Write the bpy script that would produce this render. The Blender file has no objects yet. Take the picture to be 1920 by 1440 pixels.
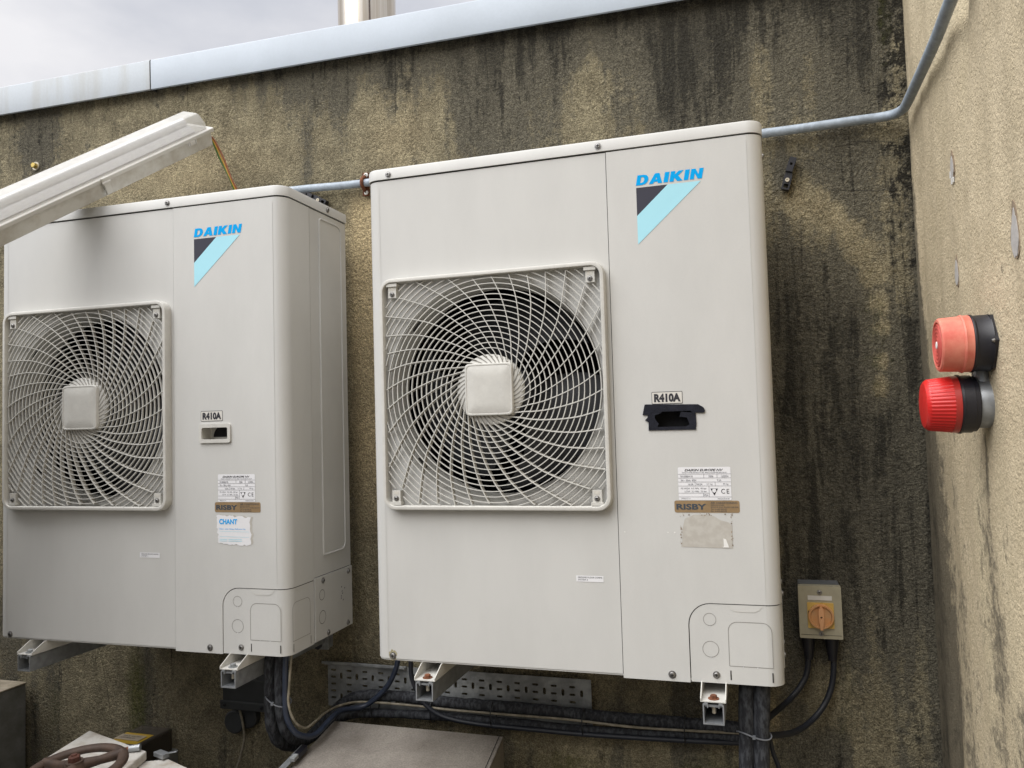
import bpy, bmesh, math, random
from mathutils import Vector, Matrix, noise
from mathutils.geometry import tessellate_polygon
random.seed(7)
R = math.radians
scene = bpy.context.scene
COL = scene.collection

# ------------------------------------------------------------------ camera
CAM = Vector((0.88154, -1.70083, 0.53947))
PITCH, YAW, ROLL, FPX = 0.04768, 0.3026, -0.02859, 1501.66
fw = Vector((-math.sin(YAW) * math.cos(PITCH), math.cos(YAW) * math.cos(PITCH), math.sin(PITCH)))
rt = Vector((math.cos(YAW), math.sin(YAW), 0)); up = rt.cross(fw)
rt, up = rt * math.cos(ROLL) + up * math.sin(ROLL), -rt * math.sin(ROLL) + up * math.cos(ROLL)
cam = bpy.data.cameras.new('camera'); co = bpy.data.objects.new('camera', cam); COL.objects.link(co)
M = Matrix((rt, up, -fw)).transposed().to_4x4(); M.translation = CAM
co.matrix_world = M
cam.sensor_width = 36.0; cam.lens = 36.0 * FPX / 1920.0; cam.clip_start = 0.02; cam.clip_end = 500
scene.camera = co

def on_plane(axis, px, py, v):
    """photo pixel -> the point of a world plane (axis = v); used to survey real positions"""
    d = fw + rt * ((px - 960) / FPX) - up * ((py - 720) / FPX)
    return CAM + d * ((v - CAM[axis]) / d[axis])
def PX(px, py, v): return on_plane(0, px, py, v)
def PY(px, py, v): return on_plane(1, px, py, v)
def PZ(px, py, v): return on_plane(2, px, py, v)

# ------------------------------------------------------------------ light
SUN_DIR = Vector((-0.5, -0.62, 0.95)).normalized()
world = bpy.data.worlds.new("World"); scene.world = world; world.use_nodes = True
nt = world.node_tree; N = nt.nodes; Lk = nt.links; N.clear()
out = N.new('ShaderNodeOutputWorld'); bg = N.new('ShaderNodeBackground')
sky = N.new('ShaderNodeTexSky'); sky.sky_type = 'NISHITA'; sky.sun_disc = False
sky.sun_elevation = math.asin(SUN_DIR.z); sky.sun_rotation = math.atan2(SUN_DIR.x, SUN_DIR.y)
tc = N.new('ShaderNodeTexCoord'); mp = N.new('ShaderNodeMapping'); mp.inputs['Scale'].default_value = (1, 1, 2.2)
nz = N.new('ShaderNodeTexNoise'); nz.inputs['Scale'].default_value = 3.2; nz.inputs['Detail'].default_value = 6; nz.inputs['Roughness'].default_value = .5
cr = N.new('ShaderNodeValToRGB'); cr.color_ramp.elements[0].position = .34; cr.color_ramp.elements[1].position = .62
cr.color_ramp.elements[0].color = (4.7, 4.8, 5.2, 1); cr.color_ramp.elements[1].color = (6.9, 6.8, 6.9, 1)
sep = N.new('ShaderNodeSeparateXYZ')
zr = N.new('ShaderNodeValToRGB')        # overcast luminance by height: dim skyline, even cloud, bright zenith
zr.color_ramp.elements[0].position = 0.02; zr.color_ramp.elements[0].color = (.08, .08, .08, 1)
zr.color_ramp.elements[1].position = 1.0; zr.color_ramp.elements[1].color = (3.6, 3.6, 3.6, 1)
for p_, v_ in ((.15, .40), (.31, .92), (.5, 1.0)):
    e_ = zr.color_ramp.elements.new(p_); e_.color = (v_, v_, v_, 1)
vm = N.new('ShaderNodeVectorMath'); vm.operation = 'SCALE'
mx = N.new('ShaderNodeMix'); mx.data_type = 'RGBA'; mx.inputs[0].default_value = .93
Lk.new(tc.outputs['Generated'], mp.inputs[0]); Lk.new(mp.outputs[0], nz.inputs['Vector']); Lk.new(nz.outputs[0], cr.inputs[0])
Lk.new(tc.outputs['Generated'], sep.inputs[0]); Lk.new(sep.outputs[2], zr.inputs[0])
Lk.new(cr.outputs[0], vm.inputs[0]); Lk.new(zr.outputs[0], vm.inputs['Scale'])
Lk.new(sky.outputs[0], mx.inputs[6]); Lk.new(vm.outputs[0], mx.inputs[7])
Lk.new(mx.outputs[2], bg.inputs[0]); bg.inputs[1].default_value = 0.1
Lk.new(bg.outputs[0], out.inputs[0])
sun = bpy.data.lights.new('sun', 'SUN'); sun.energy = 2.5; sun.angle = R(62); sun.color = (1, .985, .96)
so = bpy.data.objects.new('sun', sun); COL.objects.link(so)
so.rotation_euler = SUN_DIR.to_track_quat('Z', 'Y').to_euler()
scene.view_settings.view_transform = 'Standard'; scene.view_settings.look = 'None'
scene.view_settings.exposure = 0.5; scene.view_settings.gamma = 1

# ------------------------------------------------------------------ materials
def newmat(name):
    m = bpy.data.materials.new(name); m.use_nodes = True
    return m, m.node_tree, m.node_tree.nodes['Principled BSDF']
def mat(name, col, rough=.5, metal=0., var=.12, vscale=9., bump=0., bscale=150., stretch=(1, 1, 1), col2=None, thr=(.4, .65), fine=0., spec=.5):
    """a base colour broken up by two scales of noise, optional second colour in patches, optional bump"""
    m, t, b = newmat(name); n = t.nodes; l = t.links
    tc = n.new('ShaderNodeTexCoord'); mp = n.new('ShaderNodeMapping'); mp.inputs['Scale'].default_value = stretch
    l.new(tc.outputs['Object'], mp.inputs[0])
    nz = n.new('ShaderNodeTexNoise'); nz.inputs['Scale'].default_value = vscale; nz.inputs['Detail'].default_value = 7; nz.inputs['Roughness'].default_value = .62
    l.new(mp.outputs[0], nz.inputs['Vector'])
    r = n.new('ShaderNodeValToRGB'); r.color_ramp.elements[0].position = thr[0]; r.color_ramp.elements[1].position = thr[1]
    c2 = col2 if col2 else tuple(c * (1 - var) for c in col)
    r.color_ramp.elements[0].color = (*c2, 1); r.color_ramp.elements[1].color = (*col, 1)
    l.new(nz.outputs[0], r.inputs[0]); last = r.outputs[0]
    if fine:
        nf = n.new('ShaderNodeTexNoise'); nf.inputs['Scale'].default_value = bscale; nf.inputs['Detail'].default_value = 4
        l.new(tc.outputs['Object'], nf.inputs['Vector'])
        mr = n.new('ShaderNodeMapRange'); mr.inputs['From Min'].default_value = .3; mr.inputs['From Max'].default_value = .7
        mr.inputs['To Min'].default_value = 1 - fine; mr.inputs['To Max'].default_value = 1 + fine; l.new(nf.outputs[0], mr.inputs[0])
        v = n.new('ShaderNodeVectorMath'); v.operation = 'SCALE'; l.new(last, v.inputs[0]); l.new(mr.outputs[0], v.inputs['Scale']); last = v.outputs[0]
    l.new(last, b.inputs['Base Color'])
    b.inputs['Roughness'].default_value = rough; b.inputs['Metallic'].default_value = metal; b.inputs['Specular IOR Level'].default_value = spec
    if bump:
        nb = n.new('ShaderNodeTexNoise'); nb.inputs['Scale'].default_value = bscale; nb.inputs['Detail'].default_value = 5
        l.new(mp.outputs[0], nb.inputs['Vector']); bp = n.new('ShaderNodeBump'); bp.inputs['Strength'].default_value = bump; bp.inputs['Distance'].default_value = .002
        l.new(nb.outputs[0], bp.inputs['Height']); l.new(bp.outputs[0], b.inputs['Normal'])
    return m

CREAM = mat('ivory_steel_paint', (.553, .550, .532), .42, var=.075, vscale=5.5, thr=(.30, .62), stretch=(1.3, 1, .5), bump=.05, bscale=420, fine=.012)
CREAM2 = mat('ivory_steel_side', (.545, .54, .52), .45, var=.09, vscale=4, bump=.05, bscale=420)
PLASTIC = mat('ivory_plastic', (.57, .56, .525), .5, var=.10, vscale=22, fine=.03)
SCORE = mat('scored_line', (.24, .23, .21), .8)
GAP = mat('dark_gap', (.02, .018, .015), .9)
BLACKIN = mat('dark_interior', (.008, .008, .01), .9)
BLADE = mat('charcoal_fan_plastic', (.06, .062, .068), .45, var=.3)
SCREW = mat('steel_screw', (.38, .37, .36), .38, .9, var=.4, vscale=200)
ZINC = mat('galvanised_steel', (.40, .42, .44), .42, .55, var=.32, vscale=28, fine=.08, bscale=60, bump=.1)
ZINC_DARK = mat('weathered_galvanised_tray', (.33, .345, .35), .6, .1, var=.4, vscale=22, fine=.1, bscale=90)
CONDUIT = mat('galvanised_conduit', (.36, .42, .49), .5, .0, var=.22, vscale=60, fine=.08, bscale=150)
RUST = mat('rusty_iron', (.20, .07, .03), .85, var=.5, vscale=90, bump=.5, bscale=300)
RUSTBROWN = mat('rust_painted_wheel', (.072, .042, .027), .65, col2=(.04, .023, .015), vscale=40, bump=.25, bscale=200)
RUSTRED = mat('rusty_nut', (.10, .032, .018), .75, var=.5, vscale=80, bump=.4)
FOAM = mat('black_pipe_insulation', (.050, .054, .062), .8, col2=(.010, .011, .015), vscale=130, thr=(.44, .60), stretch=(1, 1, .35), bump=.6, bscale=160)
RUBBER = mat('black_cable_sheath', (.016, .019, .028), .5, var=.3, vscale=30)
BLUECAB = mat('blue_black_cable_sheath', (.028, .038, .065), .4, var=.3, vscale=30)
WHITECAB = mat('dirty_white_cable', (.30, .27, .21), .6, col2=(.16, .14, .10), vscale=50)
GREYTIE = mat('grey_cable_tie', (.16, .17, .19), .4)
BLACKTIE = mat('black_cable_tie', (.014, .015, .018), .4)
BLACKPL = mat('black_plastic', (.012, .012, .018), .4, var=.3)
INK = mat('black_ink', (.018, .018, .026), .6)
GREYINK = mat('grey_ink', (.13, .13, .15), .6)
WHITE = mat('white_label', (.74, .74, .76), .5, var=.04)
BLUE = mat('bright_blue_ink', (.0, .36, .80), .7, var=.03, spec=.1)
LBLUE = mat('light_blue_ink', (.36, .69, .80), .5, var=.03)
NAVY = mat('dark_slate_ink', (.05, .05, .068), .7, var=.05, spec=.2)
BRONZE = mat('bronze_label', (.33, .225, .12), .4, .15, var=.2, vscale=40)
BRONZEINK = mat('bronze_label_ink', (.04, .055, .075), .6)
GLUE = mat('sticker_glue_residue', (.42, .395, .355), .8, col2=(.47, .45, .41), vscale=60, thr=(.42, .6))
TAPE = mat('black_tape', (.016, .017, .026), .22, var=.3, vscale=50, bump=.8, bscale=45)
ISO = mat('olive_grey_plastic', (.36, .33, .24), .45, var=.12, vscale=30)
ISOB = mat('dark_grey_plastic', (.12, .125, .13), .5)
YEL = mat('yellow_plate', (.62, .40, .10), .5, var=.12, vscale=60)
ORANGE = mat('faded_orange_plastic', (.56, .25, .085), .5, col2=(.50, .28, .13), vscale=40)
ORANGE2 = mat('faded_orange_lever', (.68, .35, .17), .5)
REDPINK = mat('faded_red_plastic', (.72, .27, .19), .55, col2=(.60, .12, .085), vscale=18, thr=(.35, .62))
REDCORE = mat('red_plastic', (.60, .10, .08), .45)
GREYBOX = mat('grey_steel_cabinet', (.22, .225, .22), .6, col2=(.14, .14, .13), vscale=12, fine=.06)
GREYTOP = mat('dirty_cabinet_top', (.36, .31, .24), .75, col2=(.2, .17, .12), vscale=18)
WHITEMET = mat('dirty_white_steel', (.56, .54, .50), .5, col2=(.36, .31, .25), vscale=14, thr=(.32, .52), fine=.05)
HOODM = mat('weathered_galvanised_hood', (.33, .30, .265), .45, .1, col2=(.17, .15, .13), vscale=5, thr=(.36, .66), fine=.22, bscale=260, bump=.3)
SMOKE_Y = mat('yellow_warning_sticker', (.55, .36, .03), .5, var=.2)
BEIGELAB = mat('beige_engraved_label', (.45, .38, .29), .6)
JBOX = mat('dark_grey_junction_box', (.045, .048, .05), .6, var=.3)
LIGHTB = mat('light_fitting_base', (.62, .61, .57), .55, col2=(.46, .43, .37), vscale=16, thr=(.34, .6))
LIGHTLIP = mat('light_fitting_lip', (.62, .60, .56), .5, var=.08)
BRASS = mat('yellow_zinc_bolt', (.60, .45, .14), .35, .8, var=.2)
WASHER = mat('plated_washer', (.55, .50, .40), .4, .6)
PATCHM = mat('grey_filler', (.48, .46, .44), .8, var=.15, vscale=60)
PATCHD = mat('brown_filler_edge', (.30, .23, .16), .9, var=.3, vscale=60)
CHIP = mat('white_paint_chip', (.8, .79, .76), .7)
COPM = mat('painted_metal_coping', (.36, .41, .47), .42, .0, var=.12, vscale=3, fine=.02)
GRN = mat('green_wire', (.05, .13, .01), .4); YELW = mat('yellow_wire', (.50, .28, .03), .4); BRN = mat('brown_wire', (.24, .07, .02), .4)
FLUE = mat('stainless_flue', (.62, .58, .52), .28, .85, col2=(.42, .36, .28), vscale=9, stretch=(3, 3, .08), thr=(.38, .6))
DECK = mat('roof_deck', (.07, .066, .06), .9, var=.35, vscale=3, bump=.5, bscale=60)

def glass_mat(name, col, rough, alpha):
    m, t, b = newmat(name); n = t.nodes; l = t.links
    tc = n.new('ShaderNodeTexCoord'); nz = n.new('ShaderNodeTexNoise'); nz.inputs['Scale'].default_value = 25; nz.inputs['Detail'].default_value = 5
    l.new(tc.outputs['Object'], nz.inputs['Vector'])
    r = n.new('ShaderNodeMapRange'); r.inputs['To Min'].default_value = alpha - .12; r.inputs['To Max'].default_value = alpha + .12; l.new(nz.outputs[0], r.inputs[0])
    l.new(r.outputs[0], b.inputs['Alpha']); b.inputs['Base Color'].default_value = (*col, 1); b.inputs['Roughness'].default_value = rough
    return m
DIFF = glass_mat('frosted_diffuser', (.68, .67, .63), .2, .5)
SMOKED = glass_mat('smoked_polycarbonate', (.075, .065, .055), .2, .85)
REDLENS = mat('red_beacon_lens', (.62, .022, .02), .32, var=.15, vscale=20)
REDLENS.node_tree.nodes['Principled BSDF'].inputs['Subsurface Weight'].default_value = .25
REDLENS.node_tree.nodes['Principled BSDF'].inputs['Subsurface Radius'].default_value = (.02, .004, .004)

def wall_mat(name, base_a, base_b, dark_a, dark_b, green, pale, streak, grain=1.0):
    """rough-cast render; vertex attribute 'stain' says where algae and under-unit shade (r), moss (g), clean or pale render and gap light (b) are painted"""
    m, t, b = newmat(name); n = t.nodes; l = t.links
    def ns(scale, detail, vec, rough=.6, dist=0.):
        x = n.new('ShaderNodeTexNoise'); x.inputs['Scale'].default_value = scale; x.inputs['Detail'].default_value = detail
        x.inputs['Roughness'].default_value = rough; x.inputs['Distortion'].default_value = dist; l.new(vec, x.inputs['Vector']); return x.outputs[0]
    def mth(op, a, c):
        x = n.new('ShaderNodeMath'); x.operation = op
        for i, v in enumerate((a, c)):
            if isinstance(v, (int, float)): x.inputs[i].default_value = v
            else: l.new(v, x.inputs[i])
        return x.outputs[0]
    def rng(v, a, c, lo=0., hi=1.):
        x = n.new('ShaderNodeMapRange'); x.interpolation_type = 'SMOOTHSTEP'
        for k, w in (('From Min', a), ('From Max', c), ('To Min', lo), ('To Max', hi)): x.inputs[k].default_value = w
        l.new(v, x.inputs[0]); return x.outputs[0]
    def mix(f, a, c):
        x = n.new('ShaderNodeMix'); x.data_type = 'RGBA'
        if isinstance(f, float): x.inputs[0].default_value = f
        else: l.new(f, x.inputs[0])
        for i, v in ((6, a), (7, c)):
            if isinstance(v, tuple): x.inputs[i].default_value = (*v, 1)
            else: l.new(v, x.inputs[i])
        return x.outputs[2]
    tc = n.new('ShaderNodeTexCoord').outputs['Object']
    st = n.new('ShaderNodeMapping'); st.inputs['Scale'].default_value = streak; l.new(tc, st.inputs[0])
    st2 = n.new('ShaderNodeMapping'); st2.inputs['Location'].default_value = (3.1, 1.7, 5.3); l.new(tc, st2.inputs[0])
    at = n.new('ShaderNodeAttribute'); at.attribute_name = 'stain_and_light'
    sp = n.new('ShaderNodeSeparateColor'); l.new(at.outputs['Color'], sp.inputs[0])
    big = ns(2.6, 5, tc); med = ns(14, 7, tc, .68); fin = ns(95, 5, tc, .62); gr = ns(330, 3, tc, .6); sk = ns(1.0, 6, st.outputs[0], .6, .3)
    spk = ns(52, 8, tc, .78)
    base = mix(rng(med, .35, .65), base_a, base_b)
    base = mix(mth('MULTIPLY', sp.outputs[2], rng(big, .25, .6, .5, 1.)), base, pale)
    # algae and painted under-unit shade: the stain weight pushed up and down by streaks, blotches and speckle
    d = mth('ADD', sp.outputs[0], mth('MULTIPLY', mth('SUBTRACT', sk, .5), 1.7 if grain > .9 else .8))
    d = mth('ADD', d, mth('MULTIPLY', mth('SUBTRACT', med, .5), 1.0))
    d = mth('ADD', d, mth('MULTIPLY', mth('SUBTRACT', spk, .5), 1.0))
    film = rng(d, .28, .62); deep = rng(d, .8, 1.35); mid = tuple(.45 * p + .25 * q for p, q in zip(dark_a, dark_b))
    c = mix(mth('MULTIPLY', film, .84), base, dark_a)
    c = mix(mth('MULTIPLY', deep, .75), c, mid)
    st3 = n.new('ShaderNodeMapping'); st3.inputs['Scale'].default_value = tuple(2.3 * q for q in streak); st3.inputs['Location'].default_value = (7, 2, 1); l.new(tc, st3.inputs[0])
    sk2 = ns(1.0, 5, st3.outputs[0], .62, .5)
    sw = mth('ADD', mth('MULTIPLY', sp.outputs[0], .52), mth('ADD', mth('MULTIPLY', mth('SUBTRACT', sk2, .5), 2.6), mth('ADD', mth('MULTIPLY', mth('SUBTRACT', med, .5), .9), mth('MULTIPLY', mth('SUBTRACT', spk, .5), .9))))
    sl = .46 if grain > .9 else .66; c = mix(mth('MULTIPLY', rng(sw, sl, sl + .34), .80 if grain > .9 else .45), c, tuple(.26 * p + .25 * q for p, q in zip(dark_a, dark_b)))
    cw = mth('ADD', at.outputs['Alpha'], mth('ADD', mth('MULTIPLY', mth('SUBTRACT', med, .5), 1.5), mth('ADD', mth('MULTIPLY', mth('SUBTRACT', spk, .5), 2.0), mth('MULTIPLY', mth('SUBTRACT', sk, .5), .8))))
    crust = rng(cw, .46, .60)
    c = mix(mth('MULTIPLY', crust, .88), c, dark_b)
    pit = rng(ns(75, 7, tc, .8), .56, .68); c = mix(mth('MULTIPLY', pit, mth('MULTIPLY', film, .6)), c, dark_b)
    lic = rng(ns(60, 6, st2.outputs[0], .8), .60, .70); c = mix(mth('MULTIPLY', lic, mth('MULTIPLY', film, .35)), c, base_b)
    g = rng(mth('ADD', sp.outputs[1], mth('MULTIPLY', mth('SUBTRACT', spk, .5), 1.1)), .3, .9)
    c = mix(mth('MULTIPLY', g, .8), c, green)
    # grain of the render: sand lighter and darker than the matrix
    sc = mth('MULTIPLY', rng(fin, .35, .65, 1 - .20 * grain, 1 + .16 * grain), rng(gr, .36, .64, 1 - .36 * grain, 1 + .42 * grain))
    v = n.new('ShaderNodeVectorMath'); v.operation = 'SCALE'; l.new(c, v.inputs[0]); l.new(sc, v.inputs['Scale'])
    l.new(v.outputs[0], b.inputs['Base Color']); b.inputs['Roughness'].default_value = .92; b.inputs['Specular IOR Level'].default_value = .25
    h = mth('ADD', mth('MULTIPLY', ns(150, 4, tc, .55, .6), 1.0), mth('MULTIPLY', ns(62, 4, tc, .6), .5)); h = mth('ADD', h, mth('MULTIPLY', gr, .25))
    bp = n.new('ShaderNodeBump'); bp.inputs['Strength'].default_value = 1.0; bp.inputs['Distance'].default_value = .0095 * grain
    l.new(h, bp.inputs['Height']); l.new(bp.outputs[0], b.inputs['Normal'])
    return m
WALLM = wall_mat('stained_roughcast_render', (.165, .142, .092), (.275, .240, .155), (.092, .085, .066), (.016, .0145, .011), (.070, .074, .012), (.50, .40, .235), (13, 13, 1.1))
SIDEM = wall_mat('beige_roughcast_render', (.50, .42, .285), (.58, .49, .34), (.13, .115, .085), (.03, .027, .02), (.15, .14, .045), (.64, .55, .37), (14, 14, 1.2), .34)

# ------------------------------------------------------------------ mesh builder
class MB:
    def __init__(s): s.v = []; s.f = []; s.m = []; s.mats = []
    def mi(s, m):
        if m not in s.mats: s.mats.append(m)
        return s.mats.index(m)
    def add(s, verts, faces, m):
        o = len(s.v); i = s.mi(m); s.v += [Vector(v) for v in verts]
        for f in faces: s.f.append(tuple(o + k for k in f)); s.m.append(i)
    def box(s, a, b, m, skip=()):
        x0, x1 = sorted((a[0], b[0])); y0, y1 = sorted((a[1], b[1])); z0, z1 = sorted((a[2], b[2]))
        v = [(x0, y0, z0), (x1, y0, z0), (x1, y1, z0), (x0, y1, z0), (x0, y0, z1), (x1, y0, z1), (x1, y1, z1), (x0, y1, z1)]
        f = {'b': (0, 3, 2, 1), 't': (4, 5, 6, 7), 'f': (0, 1, 5, 4), 'r': (1, 2, 6, 5), 'k': (2, 3, 7, 6), 'l': (3, 0, 4, 7)}
        s.add(v, [q for k, q in f.items() if k not in skip], m)
    def obox(s, c, ax, half, m):
        """box with its own axes"""
        c = Vector(c); v = []
        for k in ((-1, -1, -1), (1, -1, -1), (1, 1, -1), (-1, 1, -1), (-1, -1, 1), (1, -1, 1), (1, 1, 1), (-1, 1, 1)):
            v.append(c + sum((ax[i] * (k[i] * half[i]) for i in range(3)), Vector()))
        s.add(v, [(0, 3, 2, 1), (4, 5, 6, 7), (0, 1, 5, 4), (1, 2, 6, 5), (2, 3, 7, 6), (3, 0, 4, 7)], m)
    def tube(s, pts, r, m, n=12, caps=True, rf=None, flat=None):
        pts = [Vector(p) for p in pts]; rings = []; t0 = (pts[1] - pts[0]).normalized()
        u = t0.orthogonal().normalized() if abs(t0.z) > .9 else Vector((0, 0, 1)).cross(t0).normalized()
        o = len(s.v); vs = []
        for i, p in enumerate(pts):
            t = (pts[min(i + 1, len(pts) - 1)] - pts[max(i - 1, 0)]).normalized()
            u = (u - t * u.dot(t)).normalized(); w = t.cross(u)
            rr = r if rf is None else rf(i, p)
            for k in range(n):
                a = 2 * math.pi * k / n; vs.append(p + (u * math.cos(a) + w * math.sin(a)) * rr)
        fs = [(i * n + k, i * n + (k + 1) % n, (i + 1) * n + (k + 1) % n, (i + 1) * n + k) for i in range(len(pts) - 1) for k in range(n)]
        if caps: fs += [tuple(reversed(range(n))), tuple((len(pts) - 1) * n + k for k in range(n))]
        s.add(vs, fs, m)
    def lathe(s, prof, origin, axis, m, n=32, ref=None, wob=None, caps=True):
        """prof = [(distance along axis, radius)]"""
        origin = Vector(origin); axis = Vector(axis).normalized(); u = (Vector(ref) if ref else axis.orthogonal()).normalized(); w = axis.cross(u)
        vs = [origin + axis * h + (u * math.cos(2 * math.pi * k / n) + w * math.sin(2 * math.pi * k / n)) * (r * (wob(k, h) if wob else 1)) for h, r in prof for k in range(n)]
        fs = [(i * n + k, i * n + (k + 1) % n, (i + 1) * n + (k + 1) % n, (i + 1) * n + k) for i in range(len(prof) - 1) for k in range(n)]
        if caps and prof[0][1] > 1e-5: fs.append(tuple(reversed(range(n))))
        if caps and prof[-1][1] > 1e-5: fs.append(tuple((len(prof) - 1) * n + k for k in range(n)))
        s.add(vs, fs, m)
    def poly(s, outline, m, to3, holes=()):
        loops = [[Vector((a, b, 0)) for a, b in outline]] + [[Vector((a, b, 0)) for a, b in h] for h in holes]
        tris = tessellate_polygon(loops); flat = [v for lp in loops for v in lp]
        fs = []
        for t in tris:
            a, b, c = (flat[i] for i in t)
            if abs((b - a).cross(c - a).z) < 1e-12: continue
            fs.append(tuple(t) if (b - a).cross(c - a).z > 0 else tuple(reversed(t)))
        s.add([to3(v.x, v.y) for v in flat], fs, m)
    def slab(s, outline, m, to3, thick, holes=(), back=True):
        """flat plate: front face at depth 0, back at 'thick', with walled outline and holes; to3(a, b, depth)"""
        ar = sum(outline[i][0] * outline[(i + 1) % len(outline)][1] - outline[(i + 1) % len(outline)][0] * outline[i][1] for i in range(len(outline)))
        if ar < 0: outline = outline[::-1]
        s.poly(outline, m, lambda a, b: to3(a, b, 0), holes)
        for lp in [outline] + list(holes):
            n = len(lp); vs = [to3(a, b, 0) for a, b in lp] + [to3(a, b, thick) for a, b in lp]
            hole = lp is not outline
            A = sum(lp[i][0] * lp[(i + 1) % n][1] - lp[(i + 1) % n][0] * lp[i][1] for i in range(n))
            fl = (A < 0) != hole
            s.add(vs, [((i, (i + 1) % n, n + (i + 1) % n, n + i) if fl else (i, n + i, n + (i + 1) % n, (i + 1) % n)) for i in range(n)], m)
    def text(s, body, m, to3, box, shear=0., bold=0., spacing=1.):
        c = bpy.data.curves.new('t', 'FONT'); c.body = body; c.shear = shear; c.offset = bold; c.space_character = spacing; c.resolution_u = 3
        o = bpy.data.objects.new('t', c); COL.objects.link(o)
        me = bpy.data.meshes.new_from_object(o.evaluated_get(bpy.context.evaluated_depsgraph_get()))
        bpy.data.objects.remove(o)
        if not len(me.vertices): return
        xs = [v.co.x for v in me.vertices]; ys = [v.co.y for v in me.vertices]
        x0, x1, y0, y1 = min(xs), max(xs), min(ys), max(ys); bx0, by0, bx1, by1 = box
        s.add([to3(bx0 + (v.co.x - x0) / (x1 - x0) * (bx1 - bx0), by0 + (v.co.y - y0) / (y1 - y0) * (by1 - by0)) for v in me.vertices], [tuple(p.vertices) for p in me.polygons], m)
        bpy.data.meshes.remove(me)
    def build(s, name, parent=None, smooth=30, bevel=0., weld=False):
        me = bpy.data.meshes.new(name); me.from_pydata([tuple(v) for v in s.v], [], s.f)
        for m in s.mats: me.materials.append(m)
        me.polygons.foreach_set('material_index', s.m)
        if weld:
            bm = bmesh.new(); bm.from_mesh(me); bmesh.ops.remove_doubles(bm, verts=bm.verts, dist=1e-5); bm.to_mesh(me); bm.free()
        me.polygons.foreach_set('use_smooth', [True] * len(me.polygons)); me.set_sharp_from_angle(angle=R(smooth)); me.update()
        o = bpy.data.objects.new(name, me); COL.objects.link(o); o.parent = parent
        if bevel:
            b = o.modifiers.new('bevel', 'BEVEL'); b.width = bevel; b.segments = 2; b.limit_method = 'ANGLE'; b.angle_limit = R(50)
        return o

def tag(o, label=None, cat=None, group=None, kind=None):
    if label: o['label'] = label
    if cat: o['category'] = cat
    if group: o['group'] = group
    if kind: o['kind'] = kind
    return o
def empty(name, loc=(0, 0, 0), rot=(0, 0, 0)):
    o = bpy.data.objects.new(name, None); COL.objects.link(o); o.location = loc; o.rotation_euler = rot; o.empty_display_size = .05
    return o
def copy_tree(o, parent=None):
    c = o.copy(); COL.objects.link(c); c.parent = parent
    for ch in list(o.children): copy_tree(ch, c)
    return c
def rrect(x0, y0, x1, y1, r, n=5):
    rs = r if isinstance(r, (tuple, list)) else (r, r, r, r)      # bl, br, tr, tl
    out = []
    for (cx, cy, a0, q) in ((x0, y0, 180, rs[0]), (x1, y0, 270, rs[1]), (x1, y1, 0, rs[2]), (x0, y1, 90, rs[3])):
        sx = 1 if cx == x0 else -1; sy = 1 if cy == y0 else -1
        if q <= 0: out.append((cx, cy)); continue
        for k in range(n + 1):
            a = R(a0 + 90 * k / n); out.append((cx + sx * q + q * math.cos(a), cy + sy * q + q * math.sin(a)))
    return out
def circ(cx, cy, r, n=24): return [(cx + r * math.cos(2 * math.pi * k / n), cy + r * math.sin(2 * math.pi * k / n)) for k in range(n)]
def catmull(pts, sub=8):
    pts = [Vector(p) for p in pts]; P = [pts[0] * 2 - pts[1]] + pts + [pts[-1] * 2 - pts[-2]]; o = []
    for i in range(1, len(P) - 2):
        a, b, c, d = P[i - 1:i + 3]
        for k in range(sub):
            t = k / sub; o.append(.5 * ((2 * b) + (c - a) * t + (2 * a - 5 * b + 4 * c - d) * t * t + (3 * b - a - 3 * c + d) * t ** 3))
    o.append(pts[-1]); return o
def screw_mesh(mb, p, axis, r=.0055, m=None, h=.004):
    m = m or SCREW; p = Vector(p); axis = Vector(axis).normalized()
    mb.lathe([(0, r * 1.35), (.0012, r * 1.35), (.0012, r), (h * .8, r * .95), (h, r * .7)], p, axis, m, 14)
    u = axis.orthogonal().normalized(); w = axis.cross(u)
    u, w = (u + w).normalized(), (w - u).normalized()
    for a, b in ((u, w), (w, u)): mb.obox(p + axis * (h + .0001), (a, b, axis), (r * .55, r * .13, .0003), GAP)
def screw(name, p, axis, parent, **k):
    mb = MB(); screw_mesh(mb, p, axis, **k); return mb.build(name, parent)

# ------------------------------------------------------------------ the outdoor units
UW, UH, UD, RC = .9, 1.1483, .314, .03
SEAM = .5780
LIDZ = 1.1216
def front(y): return lambda a, b, d=0: Vector((a, y + d, b))
def corner_path(x_from, y_side, right=True, off=0., n=8):
    """plan polyline of the casing: along the front from x_from, round the corner, back along the side to y_side"""
    p = []
    if right:
        if x_from is not None: p.append((x_from, -off))
        for k in range(n + 1):
            a = R(-90 + 90 * k / n); p.append((UW - RC + (RC + off) * math.cos(a), RC + (RC + off) * math.sin(a)))
        p.append((UW + off, y_side))
    else:
        p.append((-off, y_side))
        for k in range(n + 1):
            a = R(180 + 90 * k / n); p.append((RC + (RC + off) * math.cos(a), RC + (RC + off) * math.sin(a)))
        if x_from is not None: p.append((x_from, -off))
    return p
def wallstrip(mb, path, z0, z1, m):
    n = len(path); mb.add([(x, y, z0) for x, y in path] + [(x, y, z1) for x, y in path], [(i, i + 1, n + i + 1, n + i) for i in range(n - 1)], m)
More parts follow.
